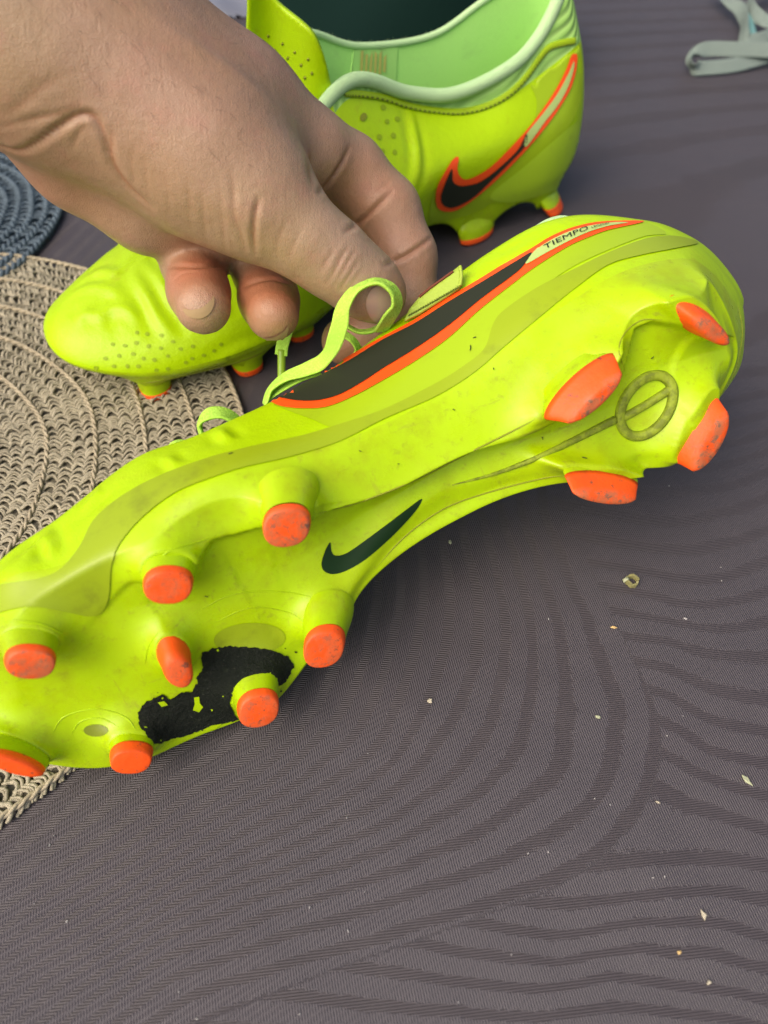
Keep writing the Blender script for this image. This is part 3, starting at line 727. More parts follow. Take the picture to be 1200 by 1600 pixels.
o1 = decal("swoosh_emblem", T_ub, [(715,247), (713,264), (718,275), (727,279), (744,273), (767,258), (798,228), (825,199), (848,169), (867,140), (882,111), (891,87), (896,84), (900,88), (898,111), (890,138), (875,165), (856,192), (833,220), (810,245), (783,272), (748,303), (718,324), (698,329), (683,324), (679,307), (683,287), (698,261), (708,248)], .0010, M_ORANGE, root_b, 4)
decal("swoosh_fill", T_ub, [(703,264), (705,280), (712,287), (725,288), (748,282), (775,263), (806,234), (820,209), (819,226), (794,253), (764,282), (737,307), (710,321), (695,321), (687,312), (689,295)], .0014, M_BLACK, o1, 4)
decal("swoosh_tail", T_ub, [(820,211), (844,181), (867,150), (885,117), (894,96), (893,111), (884,138), (869,165), (848,192), (820,228)], .0014, M_GREYTAIL, o1, 4)
# folded edge with its stitches, just under the collar
EDGE = [(538,146), (560,147), (600,153), (640,166), (680,173), (720,175), (760,166), (795,147), (822,120), (842,92), (858,74), (880,67), (898,64)]
P, N = on_surf(T_cb, cr([(a, b, 0) for a, b in EDGE], 120, False)[:, :2], .0003)
V, F = sweep(smooth_arr(P, 6), bar_section(.0030, .0007), smooth_arr(N, 10)); edge_b = link("folded_edge", V, F, M_FILM2, root_b)
P2, N2 = on_surf(T_cb, cr([(a - .5, b + 4, 0) for a, b in EDGE], 260, False)[:, :2], .0009)
P2 = smooth_arr(P2, 6)
for k in range(0, len(P2) - 3, 4):
    V, F = sweep(P2[k:k + 3], np.stack([np.cos(t8[::2]) * .0005, np.sin(t8[::2]) * .0003], 1), N2[k:k + 3]); link("stitch", V, F, M_STITCH, edge_b)
M_PORE = mat_simple("pore", (0.27, 0.39, 0.002, 1), .6, 0).m
def pores(name, tree, pts, r, parent):
    for px, py in pts:
        decal(name, tree, ell(px, py, r * rng.uniform(.85, 1.15), r * rng.uniform(.8, 1.1), 0, 10), .0003, M_PORE, parent, 9, spline=False)
pores("perforation", T_ub, [(176,538), (195,540), (213,536), (232,541), (251,544), (270,534), (186,556), (208,553), (224,560), (241,562), (262,556), (282,545), (301,541), (178,572), (199,572), (216,572), (244,578), (262,576), (290,566), (318,555), (334,548), (150,575), (165,560), (230,522), (214,520), (252,524), (300,560), (345,538), (355,560)], 3.2, root_b)
pores("perforation", T_ub, [(598,168), (604,190), (614,212), (592,214), (596,236), (616,238), (606,262), (620,186)], 4.2, root_b)
seam([(76,552), (95,578), (140,595), (200,600), (280,590), (360,570), (440,538)], .0005, "welt_line", M_SEAM, T_ub, root_b)
# woven label inside the far wall
T_lb = bvhs([lining_b])
lab = decal("inner_label", T_lb, [(557,42), (585,46), (621,52), (618,126), (590,128), (548,124)], .0006, mat_simple("label_cloth", (0.31, 0.58, 0.145, 1), .8, .3).m, root_b, 7, spline=False)
M_PINK = mat_simple("faded_orange_print", (0.42, 0.38, 0.09, 1), .8, .3).m
for k in range(6):
    x = 562 + k * 7.2
    decal("label_print", T_lb, [(x, 80 + (k % 3) * 5), (x + 4, 79 + (k % 2) * 6), (x + 2.5, 117 - (k % 2) * 4), (x - 1.5, 118 - (k % 3) * 3)], .0012, M_PINK, lab, 6, spline=False)
for pts in ([(556,44), (552,84), (547,122)], [(622,52), (620,90), (617,126)]): seam(pts, .0005, "lining_seam", M_LINING, T_lb, root_b)
# folded tongue flap
def tongue_depth(x, y): return .352 - .00022 * (150 - y) + .004 * math.sin((x - 390) / 22.0) - .00004 * (x - 390)
tg = slab("tongue", [(389,60), (389,20), (392,-12), (412,-14), (440,12), (466,33), (488,54), (504,82), (512,108), (517,130), (524,150), (505,175), (450,150), (405,100)], tongue_depth, .0022, mat_upper().m, root_b, 6, True)
for px, py in ((419,57), (441,69), (460,82), (481,93), (429,79), (449,91), (470,102), (487,115), (476,122)):
    V, F = [], []
    slab("punch_hole", ell(px, py, 2.2, 2.6, 0, 8), lambda x, y: tongue_depth(x, y) - .0003, .0002, M_SEAM, tg, 6)
ribbon("lace", [(520,215,.366), (540,203,.364), (557,190,.3645), (566,182,.367)], .0075, .0014, M_LACE, root_b, 30, [lc(-.3,.3,1)] * 4)
decal("eyelet", T_cb, ell(567, 183, 5, 7, .5, 14), .0004, M_SEAM, root_b, 4, spline=False)


# ------------------------------------------------------------------ hand and forearm: one continuous skin
def surface_nets(D, org, h):
    sgn = D < 0; n = np.array(D.shape) - 1
    c = lambda a, i, j, k: a[i:i + n[0], j:j + n[1], k:k + n[2]]
    cnt = np.zeros(n, np.int8)
    for i in (0, 1):
        for j in (0, 1):
            for k in (0, 1): cnt += c(sgn, i, j, k)
    act = (cnt > 0) & (cnt < 8); I = np.argwhere(act); vid = np.full(n, -1); vid[act] = np.arange(len(I))
    acc = np.zeros((len(I), 3)); num = np.zeros(len(I))
    cor = [(i, j, k) for i in (0, 1) for j in (0, 1) for k in (0, 1)]
    for a in cor:
        for ax in range(3):
            if a[ax]: continue
            b = list(a); b[ax] = 1
            da = D[I[:, 0] + a[0], I[:, 1] + a[1], I[:, 2] + a[2]]; db = D[I[:, 0] + b[0], I[:, 1] + b[1], I[:, 2] + b[2]]
            m = (da < 0) != (db < 0); t = np.where(m, da / (da - db + 1e-20), 0)
            q = np.tile(np.array(a, float), (len(I), 1)); q[:, ax] += t
            acc[m] += q[m]; num[m] += 1
    V = org + (I + acc / num[:, None]) * h
    F = []
    for ax in range(3):
        u, v = (ax + 1) % 3, (ax + 2) % 3
        sl0 = [slice(None)] * 3; sl1 = [slice(None)] * 3
        sl0[ax] = slice(0, -1); sl1[ax] = slice(1, None)
        ch = sgn[tuple(sl0)] != sgn[tuple(sl1)]; E = np.argwhere(ch)
        E = E[(E[:, u] > 0) & (E[:, v] > 0) & (E[:, u] < n[u]) & (E[:, v] < n[v]) & (E[:, ax] < n[ax])]
        du = np.zeros(3, int); du[u] = 1; dv = np.zeros(3, int); dv[v] = 1
        g = lambda X: vid[X[:, 0], X[:, 1], X[:, 2]]
        q = np.stack([g(E - du - dv), g(E - dv), g(E), g(E - du)], 1)
        flip = ~sgn[E[:, 0], E[:, 1], E[:, 2]]
        q[flip] = q[flip][:, ::-1]; F.append(q[(q >= 0).all(1)])
    return V, np.vstack(F)

def camspace(px, py, d): return np.array([(px - CX) / FPX * d, (CY - py) / FPX * d, -d])
def round_cone(P, a, b, r1, r2):
    ba = b - a; l2 = ba @ ba; rr = r1 - r2; a2 = l2 - rr * rr; il2 = 1 / l2
    pa = P - a; y = pa @ ba; z = y - l2
    x2 = np.sum((pa * l2 - y[..., None] * ba) ** 2, -1); y2 = y * y * l2; z2 = z * z * l2
    k = np.sign(rr) * rr * rr * x2
    r = (np.sqrt(x2 * a2 * il2) + y * rr) * il2 - r1
    m1 = np.sign(z) * a2 * z2 > k; m2 = np.sign(y) * a2 * y2 < k
    return np.where(m1, np.sqrt(x2 + z2) * il2 - r2, np.where(m2, np.sqrt(x2 + y2) * il2 - r1, r))
def smin(a, b, k):
    h = np.maximum(k - np.abs(a - b), 0) / k; return np.minimum(a, b) - h * h * k * .25

def chain(pts): return [(pts[i], pts[i + 1]) for i in range(len(pts) - 1)]
def hairs(name, roots, normals, along, length, r, mat, parent, seed=1, lean=.8, curl=.3):
    g = np.random.default_rng(seed); parts = []
    tri = np.array([(math.cos(a), math.sin(a)) for a in (0, 2.1, 4.2)])
    for q, nrm in zip(roots, normals):
        d = along + g.normal(0, .35, 3); d /= np.linalg.norm(d); L = length * g.uniform(.5, 1.2)
        t = np.linspace(0, 1, 4)[:, None]
        P = q + L * (t * (nrm * (1 - lean) + d * lean) + curl * t * t * (d - nrm * .35) * .5)
        parts.append(sweep(P, tri * r, nrm + .01 * d, scale=[1, .8, .6, .2]))
    V, F = merge(parts); o = link(name, V, F, mat, parent); o["kind"] = "stuff"; return o
# joints: (px, py, depth, radius in px)
HAND = [ # (chain, blend within, blend to the rest)
 ([(-420,-330,.205,190), (-120,-70,.215,172), (60,70,.228,146), (185,118,.236,134)], .02, .0),            # forearm to wrist
 ([(165,122,.236,134), (298,218,.243,118), (385,287,.247,100)], .015, .016),                              # thenar and thumb web
 ([(230,70,.243,103), (370,166,.258,86), (482,238,.272,63)], .012, .014),                                 # back of the hand to the index knuckle
 ([(330,262,.246,100), (425,337,.248,69), (478,373,.251,61), (522,406,.256,57), (566,441,.262,51), (590,459,.266,46)], .005, .010),  # thumb
 ([(474,226,.276,58), (545,270,.286,54), (602,330,.291,51), (633,402,.294,46), (640,470,.295,42)], .006, .007),         # index
 ([(640,468,.297,40), (585,515,.300,38), (540,533,.302,38)], .006, .005),                                 # index fingertip folding under the thumb
 ([(40,150,.256,88), (130,237,.262,83), (235,312,.270,74), (345,354,.280,58)], .010, .010),               # heel of the palm
 ([(306,350,.291,52), (302,408,.286,48), (310,455,.272,45), (317,478,.264,44)], .005, .003),              # ring finger, curled, tip to the camera
 ([(415,370,.299,52), (413,425,.293,46), (420,468,.280,44), (426,490,.271,42)], .005, .003),              # middle finger
]
HS = .0013
allp = np.array([camspace(*q[:3]) for ch, _, _ in HAND for q in ch]); rad = np.array([q[3] * q[2] / FPX for ch, _, _ in HAND for q in ch])
lo = (allp - rad[:, None]).min(0) - .004; hi = (allp + rad[:, None]).max(0) + .004
lo = np.maximum(lo, camspace(-430, 0, .24) * [1, 0, 0] + [0, -9, -9]); hi = np.minimum(hi, [9, camspace(0, -330, .24)[1], 9])
nn = np.ceil((hi - lo) / HS).astype(int)
ax = [lo[i] + np.arange(nn[i]) * HS for i in range(3)]
GP = np.stack(np.meshgrid(*ax, indexing='ij'), -1)
D = None
for ch, kin, kout in HAND:
    d = None
    for a, b in chain(ch):
        A, Bq = camspace(*a[:3]), camspace(*b[:3]); r1, r2 = a[3] * a[2] / FPX, b[3] * b[2] / FPX
        mn = np.minimum(A - r1, Bq - r2) - .03; mx = np.maximum(A + r1, Bq + r2) + .03
        i0 = np.clip(((mn - lo) / HS).astype(int), 0, nn); i1 = np.clip(((mx - lo) / HS).astype(int) + 1, 0, nn)
        e = np.full(tuple(nn), .05, np.float64)
        if (i1 > i0).all():
            slc = tuple(slice(i0[q], i1[q]) for q in range(3)); e[slc] = round_cone(GP[slc], A, Bq, r1, r2)
        d = e if d is None else smin(d, e, kin)
    D = d if D is None else smin(D, d, kout if kout else .02)
D[0] = D[-1] = .002; D[:, 0] = D[:, -1] = .002; D[:, :, 0] = D[:, :, -1] = .002
V, F = surface_nets(D, lo, HS)
# relax the voxel steps
def laplace(V, F, it, lam=.5):
    n = len(V); e = np.vstack([F[:, [0, 1]], F[:, [1, 2]], F[:, [2, 3]], F[:, [3, 0]]]); e = np.vstack([e, e[:, ::-1]])
    deg = np.bincount(e[:, 0], minlength=n)[:, None]
    for _ in range(it):
        A = np.stack([np.bincount(e[:, 0], weights=V[e[:, 1], k], minlength=n) for k in range(3)], 1) / np.maximum(deg, 1)
        V = V + lam * (A - V)
    return V
V = laplace(V, F, 3)
HV = CAM + V[:, 0:1] * RIGHT + V[:, 1:2] * UP - V[:, 2:3] * FWD
hand = link("person_hand", HV, F)
tag(hand, "bare hand and wrist reaching in from above to pinch the lime lace", "hand")
md = hand.modifiers.new("finer", 'SUBSURF'); md.levels = 1; md.render_levels = 1
bpy.context.view_layer.update()
me = bpy.data.meshes.new_from_object(hand.evaluated_get(bpy.context.evaluated_depsgraph_get()))
hand.modifiers.clear(); hand.data = me
n = len(me.vertices); HV = np.empty(n * 3); me.vertices.foreach_get("co", HV); HV = HV.reshape(-1, 3)
NV = np.empty(n * 3); me.vertices.foreach_get("normal", NV); NV = NV.reshape(-1, 3)
T_hand = bvh(hand)
# folds, creases and tendons pressed into the skin: (px points, depth m, width m)
CREASES = [
 ([(235,30), (330,88), (430,165), (480,215)], -.0007, .0040), ([(150,40), (260,110), (360,200)], -.0004, .0050), ([(300,300), (370,330), (430,345)], -.0005, .0060),
 ([(0,228), (30,236), (60,222), (100,193), (125,180), (145,182), (160,205), (168,235)], .0016, .0016), ([(0,200), (50,186), (90,178), (125,163)], .0008, .0014), ([(0,182), (30,165), (60,140), (95,118)], .0006, .0022),
 ([(175,205), (172,235), (180,262), (200,290), (235,322)], .0010, .0018), ([(112,232), (125,205), (135,195)], .0006, .0012),
 ([(398,396), (396,365), (399,335), (404,312)], .0012, .0012), ([(384,400), (378,372), (366,335), (365,300), (362,270)], .0007, .0013), ([(352,392), (348,350), (345,310)], .0004, .0012), ([(322,375), (318,335), (316,300)], .0004, .0012), ([(296,358), (296,318), (292,280)], .0003, .0012), ([(265,338), (262,300), (258,270)], .0003, .0012), ([(232,305), (228,270), (226,245)], .0003, .001), ([(210,290), (206,255), (212,225)], .0003, .001),
 ([(512,445), (522,425), (535,400), (545,385)], .0007, .0011), ([(520,452), (532,430), (548,402), (556,390)], .0005, .0010), ([(528,455), (542,436), (560,408)], .0005, .001), ([(538,455), (552,440), (568,418)], .0003, .001), ([(500,425), (512,405), (522,388)], .0004, .001),
 ([(497,302), (512,287), (530,262), (546,232)], .0013, .0014), ([(485,240), (486,265), (487,285)], .0010, .0028), ([(540,362), (565,345), (590,322), (612,300)], .0014, .0013), ([(600,415), (630,402), (655,386), (674,372)], .0014, .0012), ([(585,300), (602,290), (612,280)], .0004, .0012),
 ([(252,416), (290,416), (330,416), (358,415)], .0010, .0014), ([(362,415), (372,432), (380,446)], .0004, .001), ([(382,448), (400,440), (425,436), (455,444)], .0010, .0014), ([(270,440), (285,428), (310,424)], .0004, .001),
 ([(430,395), (436,372), (446,350)], .0003, .001), ([(452,404), (458,384), (470,362)], .0003, .001),
]
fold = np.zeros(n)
for pts, dep, wid in CREASES:
    wid *= .8; dep *= (.75 if abs(dep) >= .001 or dep < 0 else .5)
    P, _ = on_surf(T_hand, cr([(a, b, 0) for a, b in pts], 40, False)[:, :2], 0)
    if len(P) < 3: continue
    P = P[np.concatenate([[True], np.linalg.norm(np.diff(P, axis=0), axis=1) < .006])]
    m = np.where((np.linalg.norm(HV - P.mean(0), axis=1) < .08))[0]
    dd = np.linalg.norm(HV[m][:, None] - P[None], axis=2); k = dd.argmin(1); d = dd.min(1)
    env = np.sin(np.pi * np.clip((k + 1) / (len(P) + 1), 0, 1)) ** .5
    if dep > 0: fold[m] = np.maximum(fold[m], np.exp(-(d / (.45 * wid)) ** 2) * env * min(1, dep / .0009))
    HV[m] -= NV[m] * ((np.exp(-(d / wid) ** 2) - .15 * np.exp(-((d - 2.0 * wid) / (1.2 * wid)) ** 2)) * dep * env)[:, None]
me.vertices.foreach_set("co", HV.ravel()); me.update()
me.polygons.foreach_set("use_smooth", np.ones(len(me.polygons), bool))
# blood gathers in the bent fingertips and knuckles
red = np.zeros(n)
for (px, py, d), r, a in (((312, 442, .266), .012, 1.0), ((425, 462, .272), .014, 1.1), ((628, 462, .262), .012, .45), ((560, 300, .282), .022, .35), ((650, 420, .29), .022, .35), ((60, 260, .25), .03, .35), ((330, 60, .23), .06, .3), ((530, 530, .30), .02, .5)):
    red += a * np.exp(-np.sum((HV - at(px, py, d)) ** 2, 1) / r ** 2)
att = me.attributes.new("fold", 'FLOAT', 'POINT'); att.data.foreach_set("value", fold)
att = me.attributes.new("blood", 'FLOAT', 'POINT'); att.data.foreach_set("value", red)
sk = Mat("skin", (0.375, 0.255, 0.165, 1), 0.42, 0.5, sss=0.12)
sk.b.inputs["Subsurface Radius"].default_value = (.004, .0015, .0008); sk.b.inputs["Subsurface Scale"].default_value = 1.0
sk.mix(sk.ramp(sk.noise(26, 4, .6), .35, .7, 0, .55), (0.315, 0.225, 0.105, 1))
sk.mix(sk.ramp(sk.noise(70, 5, .7), .5, .75, 0, .55), (0.41, 0.215, 0.15, 1))
sk.mix(sk.ramp(sk.noise(260, 4, .7), .52, .72, 0, .35), (0.25, 0.155, 0.09, 1))
sk.mix(sk.ramp(sk.noise(900, 2, .6), .66, .76, 0, .35), (0.36, 0.15, 0.08, 1))
sk.mix(sk.math('MINIMUM', sk.attr("blood"), .75), (0.38, 0.115, 0.05, 1))
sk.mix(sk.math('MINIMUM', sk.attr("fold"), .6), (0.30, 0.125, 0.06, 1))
vor = sk.node("ShaderNodeTexVoronoi", feature='DISTANCE_TO_EDGE'); vor.inputs["Scale"].default_value = 1300; sk.l.new(sk.coord((1.7, 1, .7)), vor.inputs["Vector"])
sk.bump(sk.ramp(vor.outputs[0], 0, .3), .30, .00025)
_g = sk.node("ShaderNodeNewGeometry"); _cb = sk.node("ShaderNodeCombineXYZ")
for _i, (_v, _k) in enumerate(((RIGHT, 1500.0), (UP, 130.0), (FWD, 500.0))):
    _d = sk.node("ShaderNodeVectorMath", operation='DOT_PRODUCT'); sk.l.new(_g.outputs["Position"], _d.inputs[0]); _d.inputs[1].default_value = tuple(_v * _k)
    sk.l.new(_d.outputs["Value"], _cb.inputs[_i])
_ln = sk.noise(1.0, 4, .65, _cb.outputs[0]); sk.bump(_ln, .24, .0006); sk.mix(sk.ramp(_ln, .30, .46, .16, 0), (0.38, 0.19, 0.09, 1))
sk.bump(sk.noise(75, 4, .6), .25, .003)
sk.rough(sk.noise(120, 4), .34, .52)
me.materials.clear(); me.materials.append(sk.m)
_g = np.random.default_rng(11)
_vis = np.where((NV @ (CAM - HV.mean(0)) > -.02))[0]
_pd = (HV - CAM) @ FWD; _px = CX + FPX * ((HV - CAM) @ RIGHT) / _pd; _py = CY - FPX * ((HV - CAM) @ UP) / _pd
_zone = np.where((_px < 420) & (_px - .9 * _py > -60 + 120 * _g.random(n)) & (_py < 260))[0]
_pick = _g.choice(_zone, 420, replace=False)
hairs("arm_hair", HV[_pick], NV[_pick], RIGHT * .55 - UP * .8, .0055, .00004, mat_simple("hair", (.05, .03, .02, 1), .6, 0).m, hand, 4, .85, .25)
_k = _g.integers(0, len(rimp), 1600); _a = _g.uniform(0, 2 * np.pi, 1600)
_tg = np.gradient(rimp, axis=0)[_k]; _tg /= np.linalg.norm(_tg, axis=1)[:, None]; _sd = np.cross(_tg, [0, 0, 1.0])
_rn = np.cos(_a)[:, None] * np.array([0, 0, 1.0]) + np.sin(_a)[:, None] * _sd
_rs = (.5 + .5 * smooth(.40, .62, np.linspace(0, 1, len(rimp))))[_k][:, None] * .0033
hairs("rim_fuzz", rimp[_k] + _rn * _rs, _rn, np.array([.2, -.3, .6]), .0013, .00006, M_RIM, root_b, 6, .45, .2)
M_NAIL = mat_simple("nail", (0.46, 0.31, 0.24, 1), .25, .0, spec=.5).m
T_hand = bvh(hand)
M_NAIL2 = mat_simple("grimy_nail", (0.37, 0.25, 0.13, 1), .6, .7, (.42, .22, .10, 1), 350, spec=.2).m
decal("thumbnail", T_hand, [(572,470), (580,452), (597,445), (615,450), (622,466), (618,486), (604,500), (588,502), (576,490)], .0005, M_NAIL, hand, 4)
decal("fingernail", T_hand, [(288,482), (300,484), (316,480), (328,470), (333,463), (334,474), (328,488), (316,496), (302,496), (291,490)], .0005, M_NAIL2, hand, 3)
decal("fingernail", T_hand, [(408,527), (425,526), (440,519), (449,509), (448,520), (440,530), (426,534), (412,532)], .0005, M_NAIL2, hand, 3)


# ------------------------------------------------------------------ table under its woven cloth
def tps(pts, vals, Q, lam=1e-6):
    P = np.array(pts) / .1; Q = np.array(Q) / .1; n = len(P)
    U = lambda r2: np.where(r2 > 1e-12, r2 * np.log(r2 + 1e-12), 0) * .5
    K = U(((P[:, None] - P[None]) ** 2).sum(-1)) + lam * np.eye(n); B = np.hstack([np.ones((n, 1)), P])
    A = np.zeros((n + 3, n + 3)); A[:n, :n] = K; A[:n, n:] = B; A[n:, :n] = B.T
    x = np.linalg.solve(A, np.concatenate([vals, np.zeros(3)]))
    out = np.zeros(len(Q))
    for c in range(0, len(Q), 20000):
        q = Q[c:c + 20000]; out[c:c + 20000] = U(((q[:, None] - P[None]) ** 2).sum(-1)) @ x[:n] + x[n] + q @ x[n + 1:]
    return out
LEAF_A = {0: [(850,800), (880,875), (910,950), (945,1040), (962,1100), (962,1160), (945,1220), (900,1275), (825,1325), (725,1366), (600,1412), (500,1445), (400,1478)],
 1: [(820,815), (850,910), (875,1000), (884,1080), (882,1140), (868,1200), (820,1250), (750,1298), (675,1333), (600,1365), (480,1405), (330,1468)],
 2: [(790,830), (820,925), (832,1010), (830,1080), (815,1150), (775,1210), (700,1268), (600,1325), (400,1402), (250,1470)],
 3: [(765,850), (785,940), (788,1030), (775,1095), (750,1160), (700,1218), (600,1288), (420,1370)], 4: [(730,865), (748,940), (745,1020), (725,1090), (680,1160), (600,1245)],
 6: [(660,890), (655,980), (630,1070), (590,1165), (400,1290), (200,1420), (60,1510)], 8: [(590,930), (560,1060), (490,1160), (300,1300), (100,1440), (0,1510)], 10: [(480,1040), (400,1175), (225,1300), (0,1455)], 12: [(260,1185), (165,1262), (0,1385)]}
LEAF_B = {-8: [(930,330), (1200,255)], -6: [(1165,585), (1200,578)], -4: [(1150,662), (1200,645)], -2: [(1120,728), (1200,705)], -1: [(1080,765), (1150,757), (1200,738)], 0: [(950,800), (1050,815), (1150,795), (1200,775)], 1: [(950,845), (1050,860), (1200,830)],
 2: [(960,885), (1050,900), (1150,895), (1200,875)], 3: [(980,920), (1075,945), (1200,925)], 4: [(990,960), (1100,980), (1200,970)], 5: [(1050,1003), (1125,1022), (1200,1028)], 6: [(1040,1045), (1100,1070), (1200,1092)], 7: [(1040,1085), (1100,1117), (1200,1142)],
 8: [(1035,1128), (1100,1166), (1200,1193)], 9: [(1035,1175), (1100,1213), (1200,1243)], 10: [(1020,1225), (1120,1266), (1200,1294)], 11: [(1040,1345), (1115,1340), (1200,1355)], 12: [(970,1402), (1050,1395), (1125,1392), (1200,1405)], 13: [(915,1458), (1000,1441), (1075,1440), (1150,1450), (1200,1465)],
 14: [(880,1500), (1000,1482), (1100,1487), (1200,1512)], 15: [(830,1545), (950,1526), (1025,1534), (1100,1545), (1200,1566)], 16: [(800,1585), (1000,1576), (1100,1586), (1200,1604)]}
SEAM = [(560,300), (700,500), (800,680), (870,790), (905,850), (950,950), (990,1030), (1020,1090), (1034,1150), (1030,1200), (1000,1278), (930,1350), (850,1396), (760,1428), (650,1470), (540,1508), (400,1562), (280,1610), (100,1700)]
fl = lambda L: (np.array([on_plane(*q)[:2] for v in L.values() for q in v]), np.array([float(k) for k, v in L.items() for _ in v]))
gx = np.concatenate([[-1.3, -.8], np.arange(-.52, .53, .005), [.8, 1.3]]); gy = np.concatenate([[-.7, -.35], np.arange(-.1, 1.02, .005), [1.2, 1.5]])
TX, TY = np.meshgrid(gx, gy); TP = np.stack([TX.ravel(), TY.ravel()], 1)
pa, va = fl(LEAF_A); pb, vb = fl(LEAF_B)
phA, phB = tps(pa, va, TP, 1e-4), tps(pb, vb, TP, 1e-4)
sd_, ss_, _ = seg_dist(TP, np.array([on_plane(*q)[:2] for q in SEAM])); sm = sd_ * ss_
if seg_dist(np.array([on_plane(600, 1100)[:2]]), np.array([on_plane(*q)[:2] for q in SEAM]))[1][0] < 0: sm = -sm
cloth = link("tablecloth", np.column_stack([TP, np.zeros(len(TP))]), grid_faces(len(gx), len(gy), False)); cloth["kind"] = "structure"
for nm, v in (("leaf_a", phA), ("leaf_b", phB), ("leaf_side", sm)):
    a = cloth.data.attributes.new(nm, 'FLOAT', 'POINT'); a.data.foreach_set("value", v)
mt = Mat("jacquard_cloth", (0.074, 0.062, 0.066, 1), 0.46, 0.38)
nz = mt.noise(55, 3, .6); nz2 = mt.noise(700, 2, .6)
side = mt.ramp(mt.math('ADD', mt.attr("leaf_side"), mt.math('MULTIPLY', mt.math('SUBTRACT', nz2, .5), .003)), -.0004, .0004)
ph = mt.node("ShaderNodeMix"); mt.l.new(side, ph.inputs[0]); mt.l.new(mt.attr("leaf_b"), ph.inputs[2]); mt.l.new(mt.attr("leaf_a"), ph.inputs[3])
phn = mt.math('ADD', ph.outputs[0], mt.math('MULTIPLY', mt.math('SUBTRACT', nz2, .5), .3))
phn = mt.math('ADD', phn, mt.math('MULTIPLY', mt.math('SUBTRACT', nz, .5), .35))
cs = mt.math('COSINE', mt.math('MULTIPLY', phn, 2 * math.pi))
light = mt.ramp(cs, .10, .60, 1, 0)
tc = mt.node("ShaderNodeTexCoord"); sp = mt.node("ShaderNodeSeparateXYZ"); mt.l.new(tc.outputs["Object"], sp.inputs[0])
X_, Y_ = sp.outputs[0], sp.outputs[1]
def tw(ax, ay, per):   # thread ridges, running across direction (ax, ay)
    d = mt.math('ADD', mt.math('MULTIPLY', X_, ax * 2 * math.pi / per), mt.math('MULTIPLY', Y_, ay * 2 * math.pi / per))
    return mt.math('SINE', d)
t1 = mt.math('MULTIPLY', tw(1, .22, .00082), mt.math('ADD', .7, mt.math('MULTIPLY', tw(-.6, 1, .0021), .45)))
t2 = mt.math('MULTIPLY', tw(-.1, 1, .00075), mt.math('ADD', .8, mt.math('MULTIPLY', mt.math('SUBTRACT', nz2, .5), 1.2)))
th_ = mt.node("ShaderNodeMix"); mt.l.new(light, th_.inputs[0]); mt.l.new(t2, th_.inputs[2]); mt.l.new(t1, th_.inputs[3])
thread = th_.outputs[0]
mt.mix(light, (0.081, 0.070, 0.077, 1))
mt.mix(mt.ramp(thread, -.9, .9, 0, 1), (0.5, 0.5, 0.5, 1)); mt.n[-1].name = "x"
# thread shade: multiply
mx = [q for q in mt.n if q.bl_idname == "ShaderNodeMix" and q.data_type == 'RGBA'][-1]
mx.blend_type = 'MULTIPLY'; mt.l.new(mt.ramp(thread, -.9, .7, .75, 0.0), mx.inputs[0])
mt.mix(mt.ramp(mt.noise(9, 3, .5), .4, .7, 0, .25), (0.060, 0.045, 0.050, 1))
mt.bump(mt.noise(14, 3, .5), .35, .01); mt.bump(mt.math('ADD', thread, mt.math('MULTIPLY', light, .6)), .5, .00035)
cloth.data.materials.append(mt.m)

